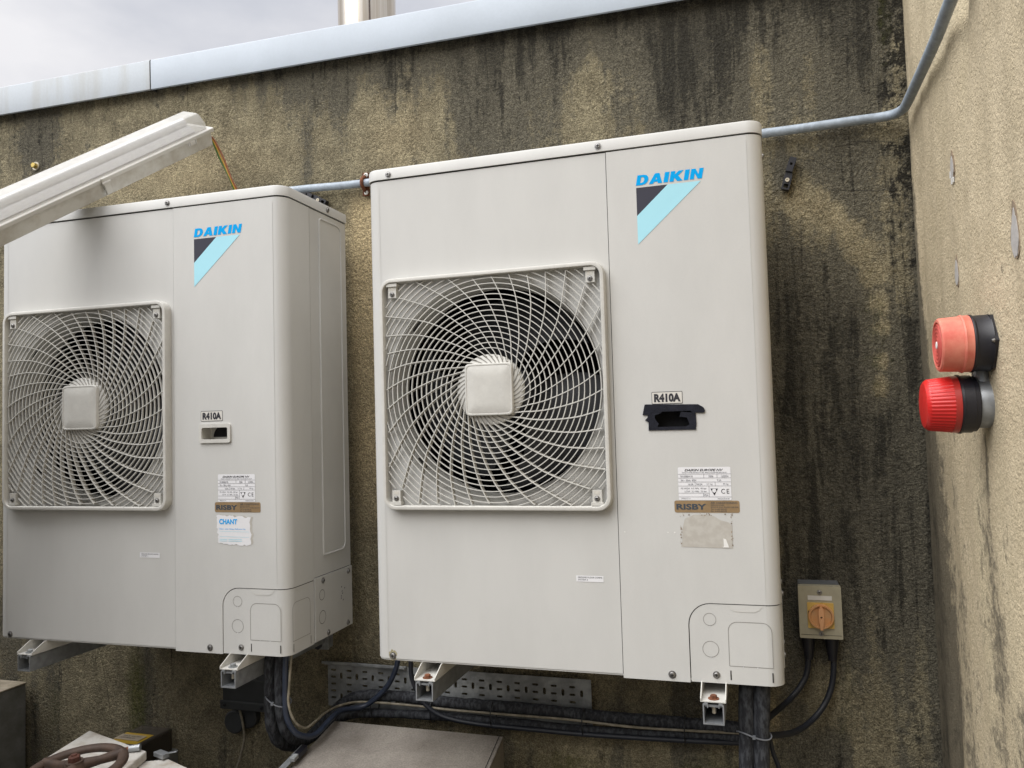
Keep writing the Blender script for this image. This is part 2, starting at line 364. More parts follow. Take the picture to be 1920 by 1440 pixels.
def ring_line(mb, pts, w, to3, m, closed=True):
    """thin scored line along a 2D loop"""
    n = len(pts); vs = []
    for i in range(n):
        a = Vector(pts[(i - 1) % n] if (closed or i) else pts[0]); b = Vector(pts[(i + 1) % n] if (closed or i < n - 1) else pts[-1]); t = (b - a).normalized(); q = Vector((-t.y, t.x)) * w / 2; c = Vector(pts[i])
        vs += [to3(*(c - q)), to3(*(c + q))]
    rng = range(n if closed else n - 1)
    mb.add(vs, [(2 * i, 2 * ((i + 1) % n), 2 * ((i + 1) % n) + 1, 2 * i + 1) for i in rng], m)

LOGO = {  # upright heavy capitals on a 0..1 height; sheared later
 'D': (1.0, [[(0, 0), (.52, 0), (.78, .07), (.94, .25), (1.0, .5), (.94, .75), (.78, .93), (.52, 1), (0, 1)]], [[(.34, .22), (.34, .78), (.48, .78), (.60, .70), (.65, .5), (.60, .30), (.48, .22)]]),
 'A': (1.12, [[(0, 0), (.36, 0), (.43, .18), (.70, .18), (.77, 0), (1.12, 0), (.76, 1), (.38, 1)]], [[(.50, .40), (.57, .66), (.63, .40)]]),
 'I': (.40, [[(0, 0), (.38, 0), (.38, 1), (0, 1)]], []),
 'K': (1.08, [[(0, 0), (.36, 0), (.36, .36), (.66, 0), (1.10, 0), (.66, .54), (1.05, 1), (.64, 1), (.36, .66), (.36, 1), (0, 1)]], []),
 'N': (1.02, [[(0, 0), (.34, 0), (.34, .56), (.66, 0), (1.0, 0), (1.0, 1), (.66, 1), (.66, .44), (.34, 1), (0, 1)]], []),
}
def logo_word(mb, m, x0, x1, z0, z1, y):
    word = 'DAIKIN'; gap = .10; tot = sum(LOGO[c][0] for c in word) + gap * (len(word) - 1); sh = .20
    h = z1 - z0; sx = (x1 - x0 - sh * h) / tot; x = 0
    for c in word:
        w, outl, holes = LOGO[c]
        f = lambda a, b, x=x: Vector((x0 + (x + a) * sx + sh * h * b, y, z0 + b * h))
        for o_ in outl: mb.poly(o_, m, f, holes)
        x += w + gap

def build_unit(name, taped):
    t = empty(name)
    YF = 0.0
    # front panel with the round fan opening, wraps the left corner
    mb = MB(); gc = (.304, .6135); gr_ = .2525; n = 96
    x0, x1, z0, z1 = RC, SEAM - .0008, 0.004, LIDZ - .0035
    ang = sorted(set([2 * math.pi * k / n for k in range(n)] + [math.atan2(z - gc[1], x - gc[0]) % (2 * math.pi) for x in (x0, x1) for z in (z0, z1)]))
    vi, vo = [], []
    for a in ang:
        c, s_ = math.cos(a), math.sin(a); ts = []
        if c > 1e-9: ts.append((x1 - gc[0]) / c)
        if c < -1e-9: ts.append((x0 - gc[0]) / c)
        if s_ > 1e-9: ts.append((z1 - gc[1]) / s_)
        if s_ < -1e-9: ts.append((z0 - gc[1]) / s_)
        k = min(ts); vo.append((gc[0] + c * k, YF, gc[1] + s_ * k)); vi.append((gc[0] + c * gr_, YF, gc[1] + s_ * gr_))
    q = len(ang); mb.add(vo + vi, [(i, (i + 1) % q, q + (i + 1) % q, q + i) for i in range(q)], CREAM)
    wallstrip(mb, corner_path(x0, UD, False), z0, z1, CREAM)
    mb.add([(x1, 0, z0), (x1, .006, z0), (x1, .006, z1), (x1, 0, z1)], [(0, 1, 2, 3)], CREAM)
    ring_line(mb, [(.034, .01), (.034, LIDZ - .02)], .0012, lambda a, b: Vector((a, -.0004, b)), CREAM2, False)
    mb.build('front_panel', t, 40)
    # inner shell (dark), bottom and back
    mb = MB(); mb.box((.006, .012, .006), (UW - .006, UD - .002, LIDZ), BLACKIN, skip=('f',))
    mb.build('inner_casing', t)
    mb = MB(); bl_ = [(x, y_) for x, y_ in corner_path(None, UD, False, -.002) + corner_path(None, UD, True, -.002)]; mb.slab(bl_, CREAM2, lambda a, b, d=0: Vector((a, b, .0035 - d)), .0035); mb.box((0, UD - .0015, .004), (UW, UD, LIDZ), CREAM2); mb.build('base_pan', t)
    # fan shroud: bell mouth and duct
    mb = MB(); mb.lathe([(0, .2530), (.006, .2500), (.018, .2455), (.036, .2410), (.055, .2385), (.072, .2375), (.072, .242), (.001, .257)], (gc[0], .0, gc[1]), (0, 1, 0), PLASTIC, 96, caps=False)
    for k, a in enumerate((40, 140, 222, 318)):
        c = Vector((gc[0] + .241 * math.cos(R(a)), .012, gc[1] + .241 * math.sin(R(a))))
        tn = Vector((-math.sin(R(a)), 0, math.cos(R(a)))); rd = Vector((math.cos(R(a)), 0, math.sin(R(a))))
        mb.obox(c, (tn, rd, Vector((0, 1, 0))), (.014, .0016, .004), GAP)
    mb.build('fan_shroud', t, 50)
    # fan
    fan = empty('fan'); fan.parent = t; fan.location = (gc[0], .145, gc[1]); fan.rotation_euler = (0, R(18), 0)
    mb = MB(); mb.lathe([(-.055, .03), (-.05, .062), (.05, .070), (.05, .02)], (0, 0, 0), (0, 1, 0), BLADE, 40); mb.build('fan_hub', fan)
    for b in range(3):
        mb = MB(); A = 120 * b; vs = []; nr, na = 10, 12
        for i in range(nr + 1):
            r = .066 + (.229 - .066) * i / nr
            for j in range(na + 1):
                u = j / na; a = R(A + (u - .5) * (78 + 22 * i / nr) - 26 * (i / nr) ** 1.4)
                vs.append((r * math.cos(a), -.055 + .10 * u + .01 * math.sin(u * 3.1), r * math.sin(a)))
        mb.add(vs, [(i * (na + 1) + j, i * (na + 1) + j + 1, (i + 1) * (na + 1) + j + 1, (i + 1) * (na + 1) + j) for i in range(nr) for j in range(na)], BLADE)
        mb.build('blade', fan, 60)
    # service panel: front face with cut-out corner and handle hole, then round the corner
    mb = MB(); y = -.0015; x0 = SEAM + .0008; x1 = UW - RC; zt = LIDZ - .0035
    hx0, hx1, hz0, hz1 = .6610, .7405, .5205, .5555
    cz, cx = .1575, .7175
    out_ = [(x0, -.004), (cx - .001, -.004), (cx - .001, cz - .045)]
    for k in range(9):
        a = R(180 - 90 * k / 8); out_.append((cx + .045 + .046 * math.cos(a), cz - .045 + .046 * math.sin(a)))
    out_ += [(x1, cz + .001), (x1, zt), (x0, zt)]
    mb.slab(out_, CREAM, front(y), .006, [rrect(hx0, hz0, hx1, hz1, .004)] if not taped else [rrect(hx0, hz0, hx1, hz1, .004)])
    pth = corner_path(None, .118, True, .0015); wallstrip(mb, pth, cz + .001, zt, CREAM)
    pin = corner_path(None, .118, True, -.004)
    nn = len(pth); mb.add([(a, b, cz + .001) for a, b in pth + pin], [(i + 1, i, nn + i, nn + i + 1) for i in range(nn - 1)], GAP)
    # rolled edge line near the corner
    ring_line(mb, [(UW - RC + .0005, cz + .012), (UW - RC + .0005, zt - .012)], .0013, lambda a, b: Vector((a, y - .0005, b)), CREAM2, False)
    mb.build('service_panel', t, 40)
    # scored gap at the seam
    mb = MB(); mb.add([(SEAM - .002, .003, .002), (SEAM + .002, .003, .002), (SEAM + .002, .003, LIDZ), (SEAM - .002, .003, LIDZ)], [(0, 1, 2, 3)], GAP)
    wallstrip(mb, corner_path(.004 + RC, UD - .002, False, -.003), LIDZ - .005, LIDZ + .002, GAP)
    wallstrip(mb, corner_path(.03, UD - .002, True, -.003), LIDZ - .005, LIDZ + .002, GAP)
    wallstrip(mb, corner_path(.70, UD - .002, True, -.003), .004, .17, GAP)
    mb.add([(UW - .002, .116, .004), (UW - .002, .122, .004), (UW - .002, .122, LIDZ), (UW - .002, .116, LIDZ)], [(0, 1, 2, 3)], GAP)
    mb.build('panel_gap', t)
    # lid
    mb = MB(); o = .003; pl = corner_path(None, UD + o, False, o)[::1]; pr = corner_path(None, UD + o, True, o)
    loop = pl + pr; n = len(loop)
    def inset(p, d):
        return [(UW / 2 + (x - UW / 2) * (1 - 2 * d / UW), UD / 2 + (yy - UD / 2) * (1 - 2 * d / UD)) for x, yy in p]
    lv = [(loop, LIDZ), (loop, UH - .005), (inset(loop, .0015), UH - .0015), (inset(loop, .006), UH)]
    vs = [(x, yy, z) for L_, z in lv for x, yy in L_]
    mb.add(vs, [(i * n + k, i * n + (k + 1) % n, (i + 1) * n + (k + 1) % n, (i + 1) * n + k) for i in range(3) for k in range(n)] + [tuple(3 * n + k for k in range(n))], CREAM)
    mb.add([(x, yy, LIDZ) for x, yy in loop + inset(loop, .006)], [((k + 1) % n, k, n + k, n + (k + 1) % n) for k in range(n)], CREAM)
    lid = mb.build('lid', t, 40)
    for p, ax in (((.060, -.003, 1.1315), (0, -1, 0)), ((.5625, -.003, 1.1335), (0, -1, 0)), ((UW + .003, .212, 1.1345), (1, 0, 0))): screw('screw', p, ax, lid)
    # pipe cover
    mb = MB(); y = -.0008; ox = cx + .001
    o2 = [(ox, -.002)] + [(x1 + .0005, -.002), (x1 + .0005, cz - .001)]
    for k in range(9):
        a = R(90 + 90 * k / 8); o2.append((cx + .045 + .044 * math.cos(a), cz - .045 + .044 * math.sin(a)))
    hnd = [(.797, cz - .001), (.803, cz - .010), (.812, cz - .014), (.848, cz - .014), (.857, cz - .010), (.864, cz - .001)]
    mb.slab(o2, CREAM, front(y), .005)
    wallstrip(mb, corner_path(None, .1165, True, .0008), -.002, cz - .001, CREAM)
    F = lambda a, b: Vector((a, y - .0004, b)); S = lambda a, b: Vector((UW + .0012, a, b))
    ring_line(mb, circ(.7595, .1255, .0125, 28), .0010, F, SCORE); ring_line(mb, circ(.7595, .0655, .0160, 30), .0010, F, SCORE)
    ring_line(mb, rrect(.7955, .034, .8800, .1225, (.001, .001, .018, .018)), .0011, F, SCORE)
    for gx in (.7975, .8785): mb.add([F(gx - .0012, .006), F(gx + .0012, .006), F(gx + .0012, .025), F(gx - .0012, .025)], [(0, 1, 2, 3)], GAP)
    mb.poly(hnd, CREAM2, lambda a, b: Vector((a, y - .0005, b))); ring_line(mb, hnd, .001, lambda a, b: Vector((a, y - .0007, b)), PLASTIC, False)
    ring_line(mb, rrect(.018, .030, .098, .122, (.001, .001, .016, .016)), .0011, S, SCORE)
    for gx in (.021, .100): mb.add([S(gx - .001, .004), S(gx + .001, .004), S(gx + .001, .024), S(gx - .001, .024)], [(0, 1, 2, 3)], GAP)
    mb.poly([(.03, cz - .001), (.036, cz - .012), (.085, cz - .012), (.092, cz - .001)], CREAM2, S)
    for p_ in ((.7595, .1125), (.7595, .0490), (.822, .0335), (.850, .0332)): mb.add([F(p_[0] - .0012, p_[1] - .001), F(p_[0] + .0012, p_[1] - .001), F(p_[0] + .0012, p_[1] + .001), F(p_[0] - .0012, p_[1] + .001)], [(0, 1, 2, 3)], WHITE)
    pc = mb.build('pipe_cover', t, 40); screw('screw', (.7690, y, .0145), (0, -1, 0), pc)
    # side panel with embossed rectangle; terminal cover below it
    mb = MB(); SP = lambda a, b, d=0: Vector((UW + .0005 - d, a, b))
    mb.slab([(.1205, .163), (UD, .163), (UD, LIDZ - .0035), (.1205, LIDZ - .0035)], CREAM2, SP, .004)
    em = rrect(.169, .213, .285, 1.102, (.004, .022, .022, .010))
    mb.tube([Vector((UW + .0006, a, b)) for a, b in em + em[:2]], .0032, CREAM2, 10, caps=False)
    mb.poly(em, CREAM2, lambda a, b: Vector((UW + .0014, a, b)))
    mb.build('side_panel', t, 40)
    mb = MB(); TP = lambda a, b, d=0: Vector((UW + .0035 - d, a, b))
    mb.slab([(.1195, .001), (UD + .001, .001), (UD + .001, .161), (.1195, .161)], CREAM2, TP, .006)
    for c_, r_ in (((.152, .114), .013), ((.153, .057), .0165)): ring_line(mb, circ(*c_, r_, 26), .0012, lambda a, b: Vector((UW + .0040, a, b)), GAP)
    for k in range(7):
        a, b = .262 + random.uniform(-.014, .012), .075 + k * .006; mb.poly([(a, b), (a + .004, b + .001), (a + .006, b + .005), (a + .001, b + .004)], GREYINK, lambda p, q: Vector((UW + .0039, p, q)))
    tcov = mb.build('terminal_cover', t)
    for p in ((.158, .150), (.294, .149), (.288, .011), (.182, .011)): screw('screw', (UW + .0035, *p), (1, 0, 0), tcov)
    for p in ((.045, 0, .0105), (.6800, -.0015, .0095)): screw('screw', p, (0, -1, 0), t, r=.006)
    # grille
    gx0, gx1, gz0, gz1 = .0380, .5700, .3455, .8805; gm = ((gx0 + gx1) / 2, (gz0 + gz1) / 2)
    g = empty('fan_grille'); g.parent = t
    mb = MB(); rings = []
    for (ins, y_) in ((0, -.0002), (.0005, -.0185), (.0022, -.0222), (.0055, -.0230), (.0090, -.0226), (.0105, -.0200), (.0110, -.0004)):
        rings.append([(a, y_, b) for a, b in rrect(gx0 + ins, gz0 + ins, gx1 - ins, gz1 - ins, .030 - ins * .9, 8)])
    n = len(rings[0]); mb.add([p for r_ in rings for p in r_], [(i * n + k, i * n + (k + 1) % n, (i + 1) * n + (k + 1) % n, (i + 1) * n + k) for i in range(len(rings) - 1) for k in range(n)], PLASTIC)
    mb.build('grille_frame', g, 40)
    hx, hz = .3045, .6137; ax_, az_ = (gx1 - gx0) / 2 - .012, (gz1 - gz0) / 2 - .012
    mb = MB()
    def strip(path, th, y0, y1):     # path = [(x, z, nx, nz)]
        vs = []
        for x, z, nx, nz in path:
            for s_, yy in ((-1, y0), (1, y0), (1, y1), (-1, y1)):
                k = th / 2 * s_ * (1.0 if yy == y0 else .55); vs.append((x + nx * k, yy, z + nz * k))
        m_ = len(path); fs = [(i * 4 + a, i * 4 + (a + 1) % 4, (i + 1) * 4 + (a + 1) % 4, (i + 1) * 4 + a) for i in range(m_ - 1) for a in range(4)]
        mb.add(vs, fs, PLASTIC)
    def inclip(x, z): return abs(abs(x - gm[0]) - (ax_ - .020)) < .0125 and abs(abs(z - gm[1]) - (az_ - .020)) < .015
    def dome(r): return -.0205 + .0035 * (r / .26) ** 2
    r = .0930
    while r < .365:
        segs = []
        ext = [(gm[0] + ax_ - hx) / r, (hx - (gm[0] - ax_)) / r, (gm[1] + az_ - hz) / r, (hz - (gm[1] - az_)) / r]
        step = R(3); cur = []
        lim = lambda a: (-ext[1] <= math.cos(a) <= ext[0]) and (-ext[3] <= math.sin(a) <= ext[2]) and not inclip(hx + r * math.cos(a), hz + r * math.sin(a))
        K = 240; okk = [lim(2 * math.pi * k / K) for k in range(K + 1)]
        if all(okk): segs = [[2 * math.pi * k / K for k in range(0, K + 1, 2)]]
        else:
            s0 = next(k for k in range(K) if not okk[k]); cur = []
            for k in range(s0, s0 + K + 1):
                a = 2 * math.pi * k / K
                if okk[k % K]: cur.append(a)
                else:
                    if len(cur) > 1:
                        # stretch the ends to the frame
                        segs.append([cur[0] - .012] + cur + [cur[-1] + .012])
                    cur = []
        for sg in segs: strip([(hx + r * math.cos(a), hz + r * math.sin(a), math.cos(a), math.sin(a)) for a in sg], .0018, dome(r) + .001, dome(r) + .0072)
        r += .0121
    mb.build('grille_ring', g, 50)
    mb = MB(); tab = [(.045, -9), (.0586, 0), (.0947, 24), (.154, 39.5), (.213, 49), (.277, 58), (.33, 63.5), (.40, 69)]
    def sweep(r):
        for (a, b), (c, d) in zip(tab, tab[1:]):
            if r <= c: return b + (d - b) * (math.log(r / a) / math.log(c / a))
        return tab[-1][1]
    NS = 36
    for s_ in range(NS):
        path = []; r = .074
        while r < .40:
            a = R(s_ * 360 / NS + sweep(r) + 3); x, z = hx + r * math.cos(a), hz + r * math.sin(a)
            if abs(x - gm[0]) > ax_ + .0005 or abs(z - gm[1]) > az_ + .0005 or inclip(x, z): break
            path.append((x, z, r)); r += .0062
        pp = []
        for i, (x, z, r_) in enumerate(path):
            a = path[max(i - 1, 0)]; b = path[min(i + 1, len(path) - 1)]; d = Vector((b[0] - a[0], b[1] - a[1])).normalized(); pp.append((x, z, -d.y, d.x, r_))
        vs = []
        for x, z, nx, nz, r_ in pp:
            y0 = dome(r_); y1 = y0 + .0105; lean = .0016
            for s2, yy, ln in ((-1, y0, 0), (1, y0, 0), (1, y1, lean), (-1, y1, lean)):
                k = .0009 * s2 + ln; vs.append((x + nx * k, yy, z + nz * k))
        m_ = len(pp); mb.add(vs, [(i * 4 + a, i * 4 + (a + 1) % 4, (i + 1) * 4 + (a + 1) % 4, (i + 1) * 4 + a) for i in range(m_ - 1) for a in range(4)], PLASTIC)
    mb.build('grille_spoke', g, 50)
    mb = MB(); mb.lathe([(.006, .0790), (-.001, .0790), (-.0030, .077), (-.0062, .050), (-.0062, .01)], (hx, -.014, hz), (0, 1, 0), PLASTIC, 60)
    for k in range(36):     # pleats of the hub, one at the foot of each spoke
        a = R(k * 10 + 3); path = []
        for r_ in (.050, .057, .064, .071, .079):
            aa = a + R(sweep(max(r_, .046)) * 1.2); path.append((hx + r_ * math.cos(aa), hz + r_ * math.sin(aa)))
        ring_line(mb, path, .0021, lambda p, q: Vector((p, -.0178 - max(0, .077 - math.hypot(p - hx, q - hz)) * .125, q)), SCORE, False)
    hc = []
    for k in range(64):
        a = 2 * math.pi * k / 64; c, s_ = math.cos(a), math.sin(a); e = 2 / 13
        hc.append((abs(c) ** e * (1 if c > 0 else -1), abs(s_) ** e * (1 if s_ > 0 else -1)))
    mb.build('grille_hub', g, 50)
    mb = MB(); cap = lambda k, y_: [(hx + c * .0556 * k, y_, hz + s_ * .058 * k) for c, s_ in hc]
    lv = [cap(1, -.012), cap(1, -.0270), cap(.975, -.0290), cap(.93, -.0292), cap(.915, -.0282), cap(.89, -.0288), cap(.5, -.0292)]
    mb.add([p for L_ in lv for p in L_], [(i * 64 + k, i * 64 + (k + 1) % 64, (i + 1) * 64 + (k + 1) % 64, (i + 1) * 64 + k) for i in range(6) for k in range(64)] + [tuple(6 * 64 + k for k in range(64))], PLASTIC)
    mb.build('hub_cap', g, 35)
    for sx_, sz_ in ((-1, -1), (1, -1), (1, 1), (-1, 1)):
        mb = MB(); cxx, czz = gm[0] + sx_ * (ax_ - .020), gm[1] + sz_ * (az_ - .020)
        mb.box((cxx - .010, -.0165, czz - .013), (cxx + .010, -.0003, czz + .013), PLASTIC)
        mb.box((cxx - .013, -.0200, czz + sz_ * .013), (cxx + .013, -.0003, czz + sz_ * .020), PLASTIC)
        mb.box((cxx - .006, -.0168, czz + .004), (cxx + .006, -.0160, czz + .011), LIGHTB)
        0 and mb.add([(cxx + sx_ * .011, -.005, czz - .02), (cxx + sx_ * .03, -.005, czz - .02), (cxx + sx_ * .03, -.005, czz + sz_ * .03), (cxx - sx_ * .02, -.005, czz + sz_ * .03), (cxx - sx_ * .02, -.005, czz + sz_ * .016)], [(0, 1, 2, 3, 4)], PLASTIC)
        screw_mesh(mb, (cxx, -.0166, czz - .005), (0, -1, 0), r=.0045); mb.build('grille_clip', g)
    # makers badge
    mb = MB(); y = -.0021
    x0, x1 = .6415, .7835
    logo_word(mb, BLUE, x0, x1 + .001, 1.0375, 1.0592 + .0002, y)
    tl, bt = 1.0325, .9105; xr = .7775; dx, dz = .7085, .9718
    mb.add([(x0 + .0005, y, tl), (x0 + .0005, y, dz), (dx, y, tl)], [(0, 1, 2)], NAVY)
    mb.add([(x0 + .0005, y, dz), (x0 + .0005, y, bt), (xr, y, tl), (dx, y, tl)], [(0, 1, 2, 3)], LBLUE)
    mb.build('logo_badge', t)
    # refrigerant label
    mb = MB(); F2 = lambda a, b: Vector((a, -.0020, b)); F3 = lambda a, b: Vector((a, -.0024, b))
    mb.poly(rrect(.6585, .5685, .7225, .5945, .002), INK, F2); mb.poly(rrect(.6595, .5697, .7215, .5933, .0015), LIGHTLIP, lambda a, b: Vector((a, -.0022, b)))
    mb.text('R410A', INK, F3, (.6635, .5725, .7185, .5905), bold=.058, spacing=1.02); mb.build('refrigerant_label', t)
    # rating label
    mb = MB(); a0, a1, b0, b1 = .7070, .8130, .3680, .4360; y2 = -.0024
    mb.poly(rrect(a0, b0, a1, b1, .003), WHITE, F2)
    ln = lambda xa, za, xb, zb: mb.add([(xa, y2, za), (xb + (.0006 if xa == xb else 0), y2, za), (xb + (.0006 if xa == xb else 0), y2, zb + (.0006 if za == zb else 0)), (xa, y2, zb + (.0006 if za == zb else 0))], [(0, 1, 2, 3)], GREYINK)
    for fz in (.215, .335, .455, .575): ln(a0, b1 - fz * .068, a1, b1 - fz * .068)
    ln(a0, b1 - .79 * .068, a0 + .062, b1 - .79 * .068); ln(a0, b1 - .905 * .068, a1, b1 - .905 * .068)
    for fx, f0, f1 in ((.49, .335, .215), (.74, .335, .215), (.32, .575, .455), (.70, .575, .455), (.58, .905, .575), (.47, .905, .79)): ln(a0 + fx * .106, b1 - f0 * .068, a0 + fx * .106, b1 - f1 * .068)
    T = lambda s_, fx0, fx1, fz0, fz1, m_=GREYINK, **k: mb.text(s_, m_, F3, (a0 + fx0 * .106, b1 - fz1 * .068, a0 + fx1 * .106, b1 - fz0 * .068), **k)
    T('DAIKIN EUROPE NV', .13, .86, .055, .125, INK, shear=.3, bold=.02); T('ZANDVOORDESTRAAT 300, 8400 OOSTENDE BELGIUM', .08, .92, .15, .19)
    T('RR100B8W1B', .05, .28, .25, .31); T('2006', .58, .67, .25, .31); T('162003A', .82, .96, .25, .31)
    T('3N ~ 50Hz  400V', .05, .35, .37, .43); T('9.2A', .74, .82, .37, .43); T('16.0A', .19, .29, .49, .55); T('R410A', .35, .46, .49, .55); T('3.7 kg', .54, .65, .49, .55); T('99 kg', .85, .95, .49, .55)
    T('PS HIGH  4.0 MPa  40 bar', .05, .54, .62, .67); T('LOW  3.3 MPa  33 bar', .12, .54, .71, .76); T('IP24', .49, .56, .82, .88); T('MADE IN EUROPE', .74, .96, .935, .975); T('3PW21121-4', .05, .22, .93, .97)
    T('CE', .81, .96, .66, .80, INK, spacing=1.3)
    tri = [(.61, .65), (.75, .65), (.68, .86)]; mb.poly([(a0 + p * .106, b1 - q_ * .068) for p, q_ in tri][::-1], INK, lambda a, b: Vector((a, y2, b)))
    mb.poly([(a0 + p * .106, b1 - q_ * .068) for p, q_ in ((.65, .66), (.71, .66), (.72, .73), (.68, .78), (.64, .73))][::-1], WHITE, lambda a, b: Vector((a, y2 - .0003, b)))
    mb.build('rating_label', t)
    # installer label
    mb = MB(); mb.poly(rrect(.6975, .3425, .8280, .3672, .004), BRONZE, F2)
    mb.text('RISBY', BRONZEINK, F3, (.7015, .3485, .7620, .3605), bold=.034)
    mb.text('AIR CONDITIONING', BRONZEINK, F3, (.7710, .3605, .8235, .3645))
    for k, s_ in enumerate(('PRINCES ROAD,', 'BOURNE END, BUCKS. SL8 5HR', 'Tel: 01628 850123', 'Fax: 01628 850122')): mb.text(s_, BRONZEINK, F3, (.7710, .3563 - k * .0040, (.7980, .8255, .8020, .8025)[k], .3590 - k * .0040))
    mb.build('installer_label', t)
    # handle
    if not taped:
        mb = MB(); mb.slab(rrect(hx0 - .006, hz0 - .006, hx1 + .006, hz1 + .006, .006), PLASTIC, front(-.0065), .006, [rrect(hx0 + .002, hz0 + .003, hx1 - .002, hz1 - .003, .004)])
        mb.box((hx0 + .001, -.0015, hz0 + .002), (hx1 - .001, .032, hz1 - .002), PLASTIC, skip=('f',))
        pts = [(hx0 + .040 + .032 * math.cos(R(180 * k / 16)) * .95, hz0 + .008 + .030 * math.sin(R(180 * k / 16))) for k in range(17)]
        mb.poly(pts, BLACKIN, lambda a, b: Vector((a, .0310, b))); mb.build('hand_grip', t, 30, bevel=.0012)
    else:
        mb = MB(); mb.box((hx0 - .003, -.001, hz0 - .003), (hx1 + .003, .03, hz1 + .003), BLACKIN, skip=('f',)); mb.build('hand_grip', t)
        mb = MB(); rnd = random.Random(3); y = -.0045
        mb.slab([(.6385, .5545), (.6435, .5755), (.6470, .5760), (.7535, .5730), (.7640, .5670), (.7675, .5600), (.7650, .5555), (.7480, .5560), (.7440, .5525), (.7380, .5605), (.6570, .5600), (.6545, .5535)], TAPE, front(y), .003)
        mb.slab([(.6500, .5600), (.6490, .5490), (.6430, .5440), (.6505, .5390), (.6500, .5260), (.6560, .5262), (.6700, .5275), (.6690, .5320), (.6720, .5350), (.6640, .5460), (.6640, .5530), (.6760, .5570), (.6820, .5620), (.6570, .5625)], TAPE, front(y + .0004), .003)
        mb.slab([(.6500, .5260), (.6500, .5225), (.7480, .5222), (.7475, .5262), (.7490, .5330), (.7480, .5560), (.7180, .5590), (.7150, .5490), (.7230, .5480), (.7300, .5470), (.7350, .5330), (.7280, .5292), (.6720, .5292), (.6650, .5300)], TAPE, front(y + .0008), .003)
        for v in mb.v: v.z = .5135 + (v.z - .5222) * 1.03
        mb.build('black_tape', t, 30, bevel=.0008)
    # feet
    for fx in (.1415, .7630):
        ft = empty('mounting_foot'); ft.parent = t
        mb = MB(); w = .025; zb = -.0275; yf = -.043
        mb.box((fx - w, yf, zb), (fx + w, UD + .02, zb + .002), PLASTIC)
        for sx_ in (-1, 1):
            xo = fx + sx_ * w; xi = xo - sx_ * .002
            vs = [(x, yy, z) for x in (xo, xi) for yy, z in ((yf, zb + .002), (yf, zb + .007), (-.004, -.0005), (UD + .02, -.0005), (UD + .02, zb + .002))]
            mb.add(vs, [(0, 1, 2, 3, 4), (9, 8, 7, 6, 5)] + [(i, 5 + i, 5 + (i + 1) % 5, (i + 1) % 5) for i in range(5)], PLASTIC)
        mb.build('foot_channel', ft)
        bm_ = RUST if taped else ZINC_DARK
        mb = MB(); mb.lathe([(0, .011), (.0016, .011), (.0016, .004)], (fx, -.026, zb + .002), (0, 0, 1), bm_, 20); mb.lathe([(.0016, .0072), (.0072, .0070), (.0082, .0055)], (fx, -.026, zb + .002), (0, 0, 1), bm_, 6, ref=(1, .3, 0))
        mb.build('foot_bolt', ft)
    return t

right = build_unit('outdoor_unit', True)
tag(right, 'larger ivory outdoor air conditioning unit with black tape round its hand grip, near the corner', 'air conditioner', 'outdoor air conditioning units on the stained wall')
mb = MB()
res = [(.7075 + .001 * (k % 2), .3400 - k * .0023) for k in range(30)]
mb.poly([(.7085, .2720), (.8110, .2705), (.8120, .3170), (.8050, .3230), (.7900, .3270), (.7770, .3350), (.7600, .3390), (.7360, .3380), (.7180, .3300), (.7150, .3200), (.7120, .3080), (.7110, .2860)], GLUE, lambda a, b: Vector((a, -.0020, b)))
for k in range(46):
    if k % 3 == 0: a, b = .8115 + random.uniform(-.0015, .0015), random.uniform(.275, .341)
    elif k % 3 == 1: a, b = random.uniform(.708, .811), .3395 + random.uniform(-.003, .001)
    else: a, b = .7085 + random.uniform(-.001, .002), random.uniform(.272, .336)
    s_ = random.uniform(.0006, .0016); mb.poly([(a - s_, b - s_ * .7), (a + s_, b - s_), (a + s_ * .6, b + s_), (a - s_ * .5, b + s_ * .6)], PATCHD, lambda p, q: Vector((p, -.0023, q)))
mb.poly([(.7920, .2722), (.8040, .2722), (.8030, .2760), (.7985, .2890), (.7935, .2905), (.7940, .2750)], CHIP, lambda a, b: Vector((a, -.0027, b)))
mb.build('peeled_sticker', right)
mb = MB(); F2 = lambda a, b: Vector((a, -.0006, b)); F3 = lambda a, b: Vector((a, -.0010, b))
mb.poly(rrect(.4830, .1935, .5425, .2065, .0005), WHITE, F2); mb.text('GROUND FLOOR COMMS', INK, F3, (.4870, .2012, .5395, .2045)); mb.text('SYSTEM 3', INK, F3, (.4870, .1962, .5080, .1993)); mb.build('system_label', right)
mb = MB(); mb.poly([(.0385 + .0105 * math.cos(k * .45) * (1 + .22 * math.sin(k * 2.3)), .0125 + .0115 * math.sin(k * .45) * (1 + .18 * math.cos(k * 3.1))) for k in range(14)], mat('lichen_stain', (.24, .205, .09), .9, col2=(.40, .37, .27), vscale=160), lambda a, b: Vector((a + .006, -.0003, b))); mb.build('lichen_patch', right)
for p in ((.5920, .3010), (.6820, .3010), (.6960, .3010)):
    mb = MB(); mb.lathe([(0, .0014), (.0004, .0012)], (p[0], -.0016, p[1]), (0, -1, 0), CHIP, 8); mb.build('pin_mark', right)

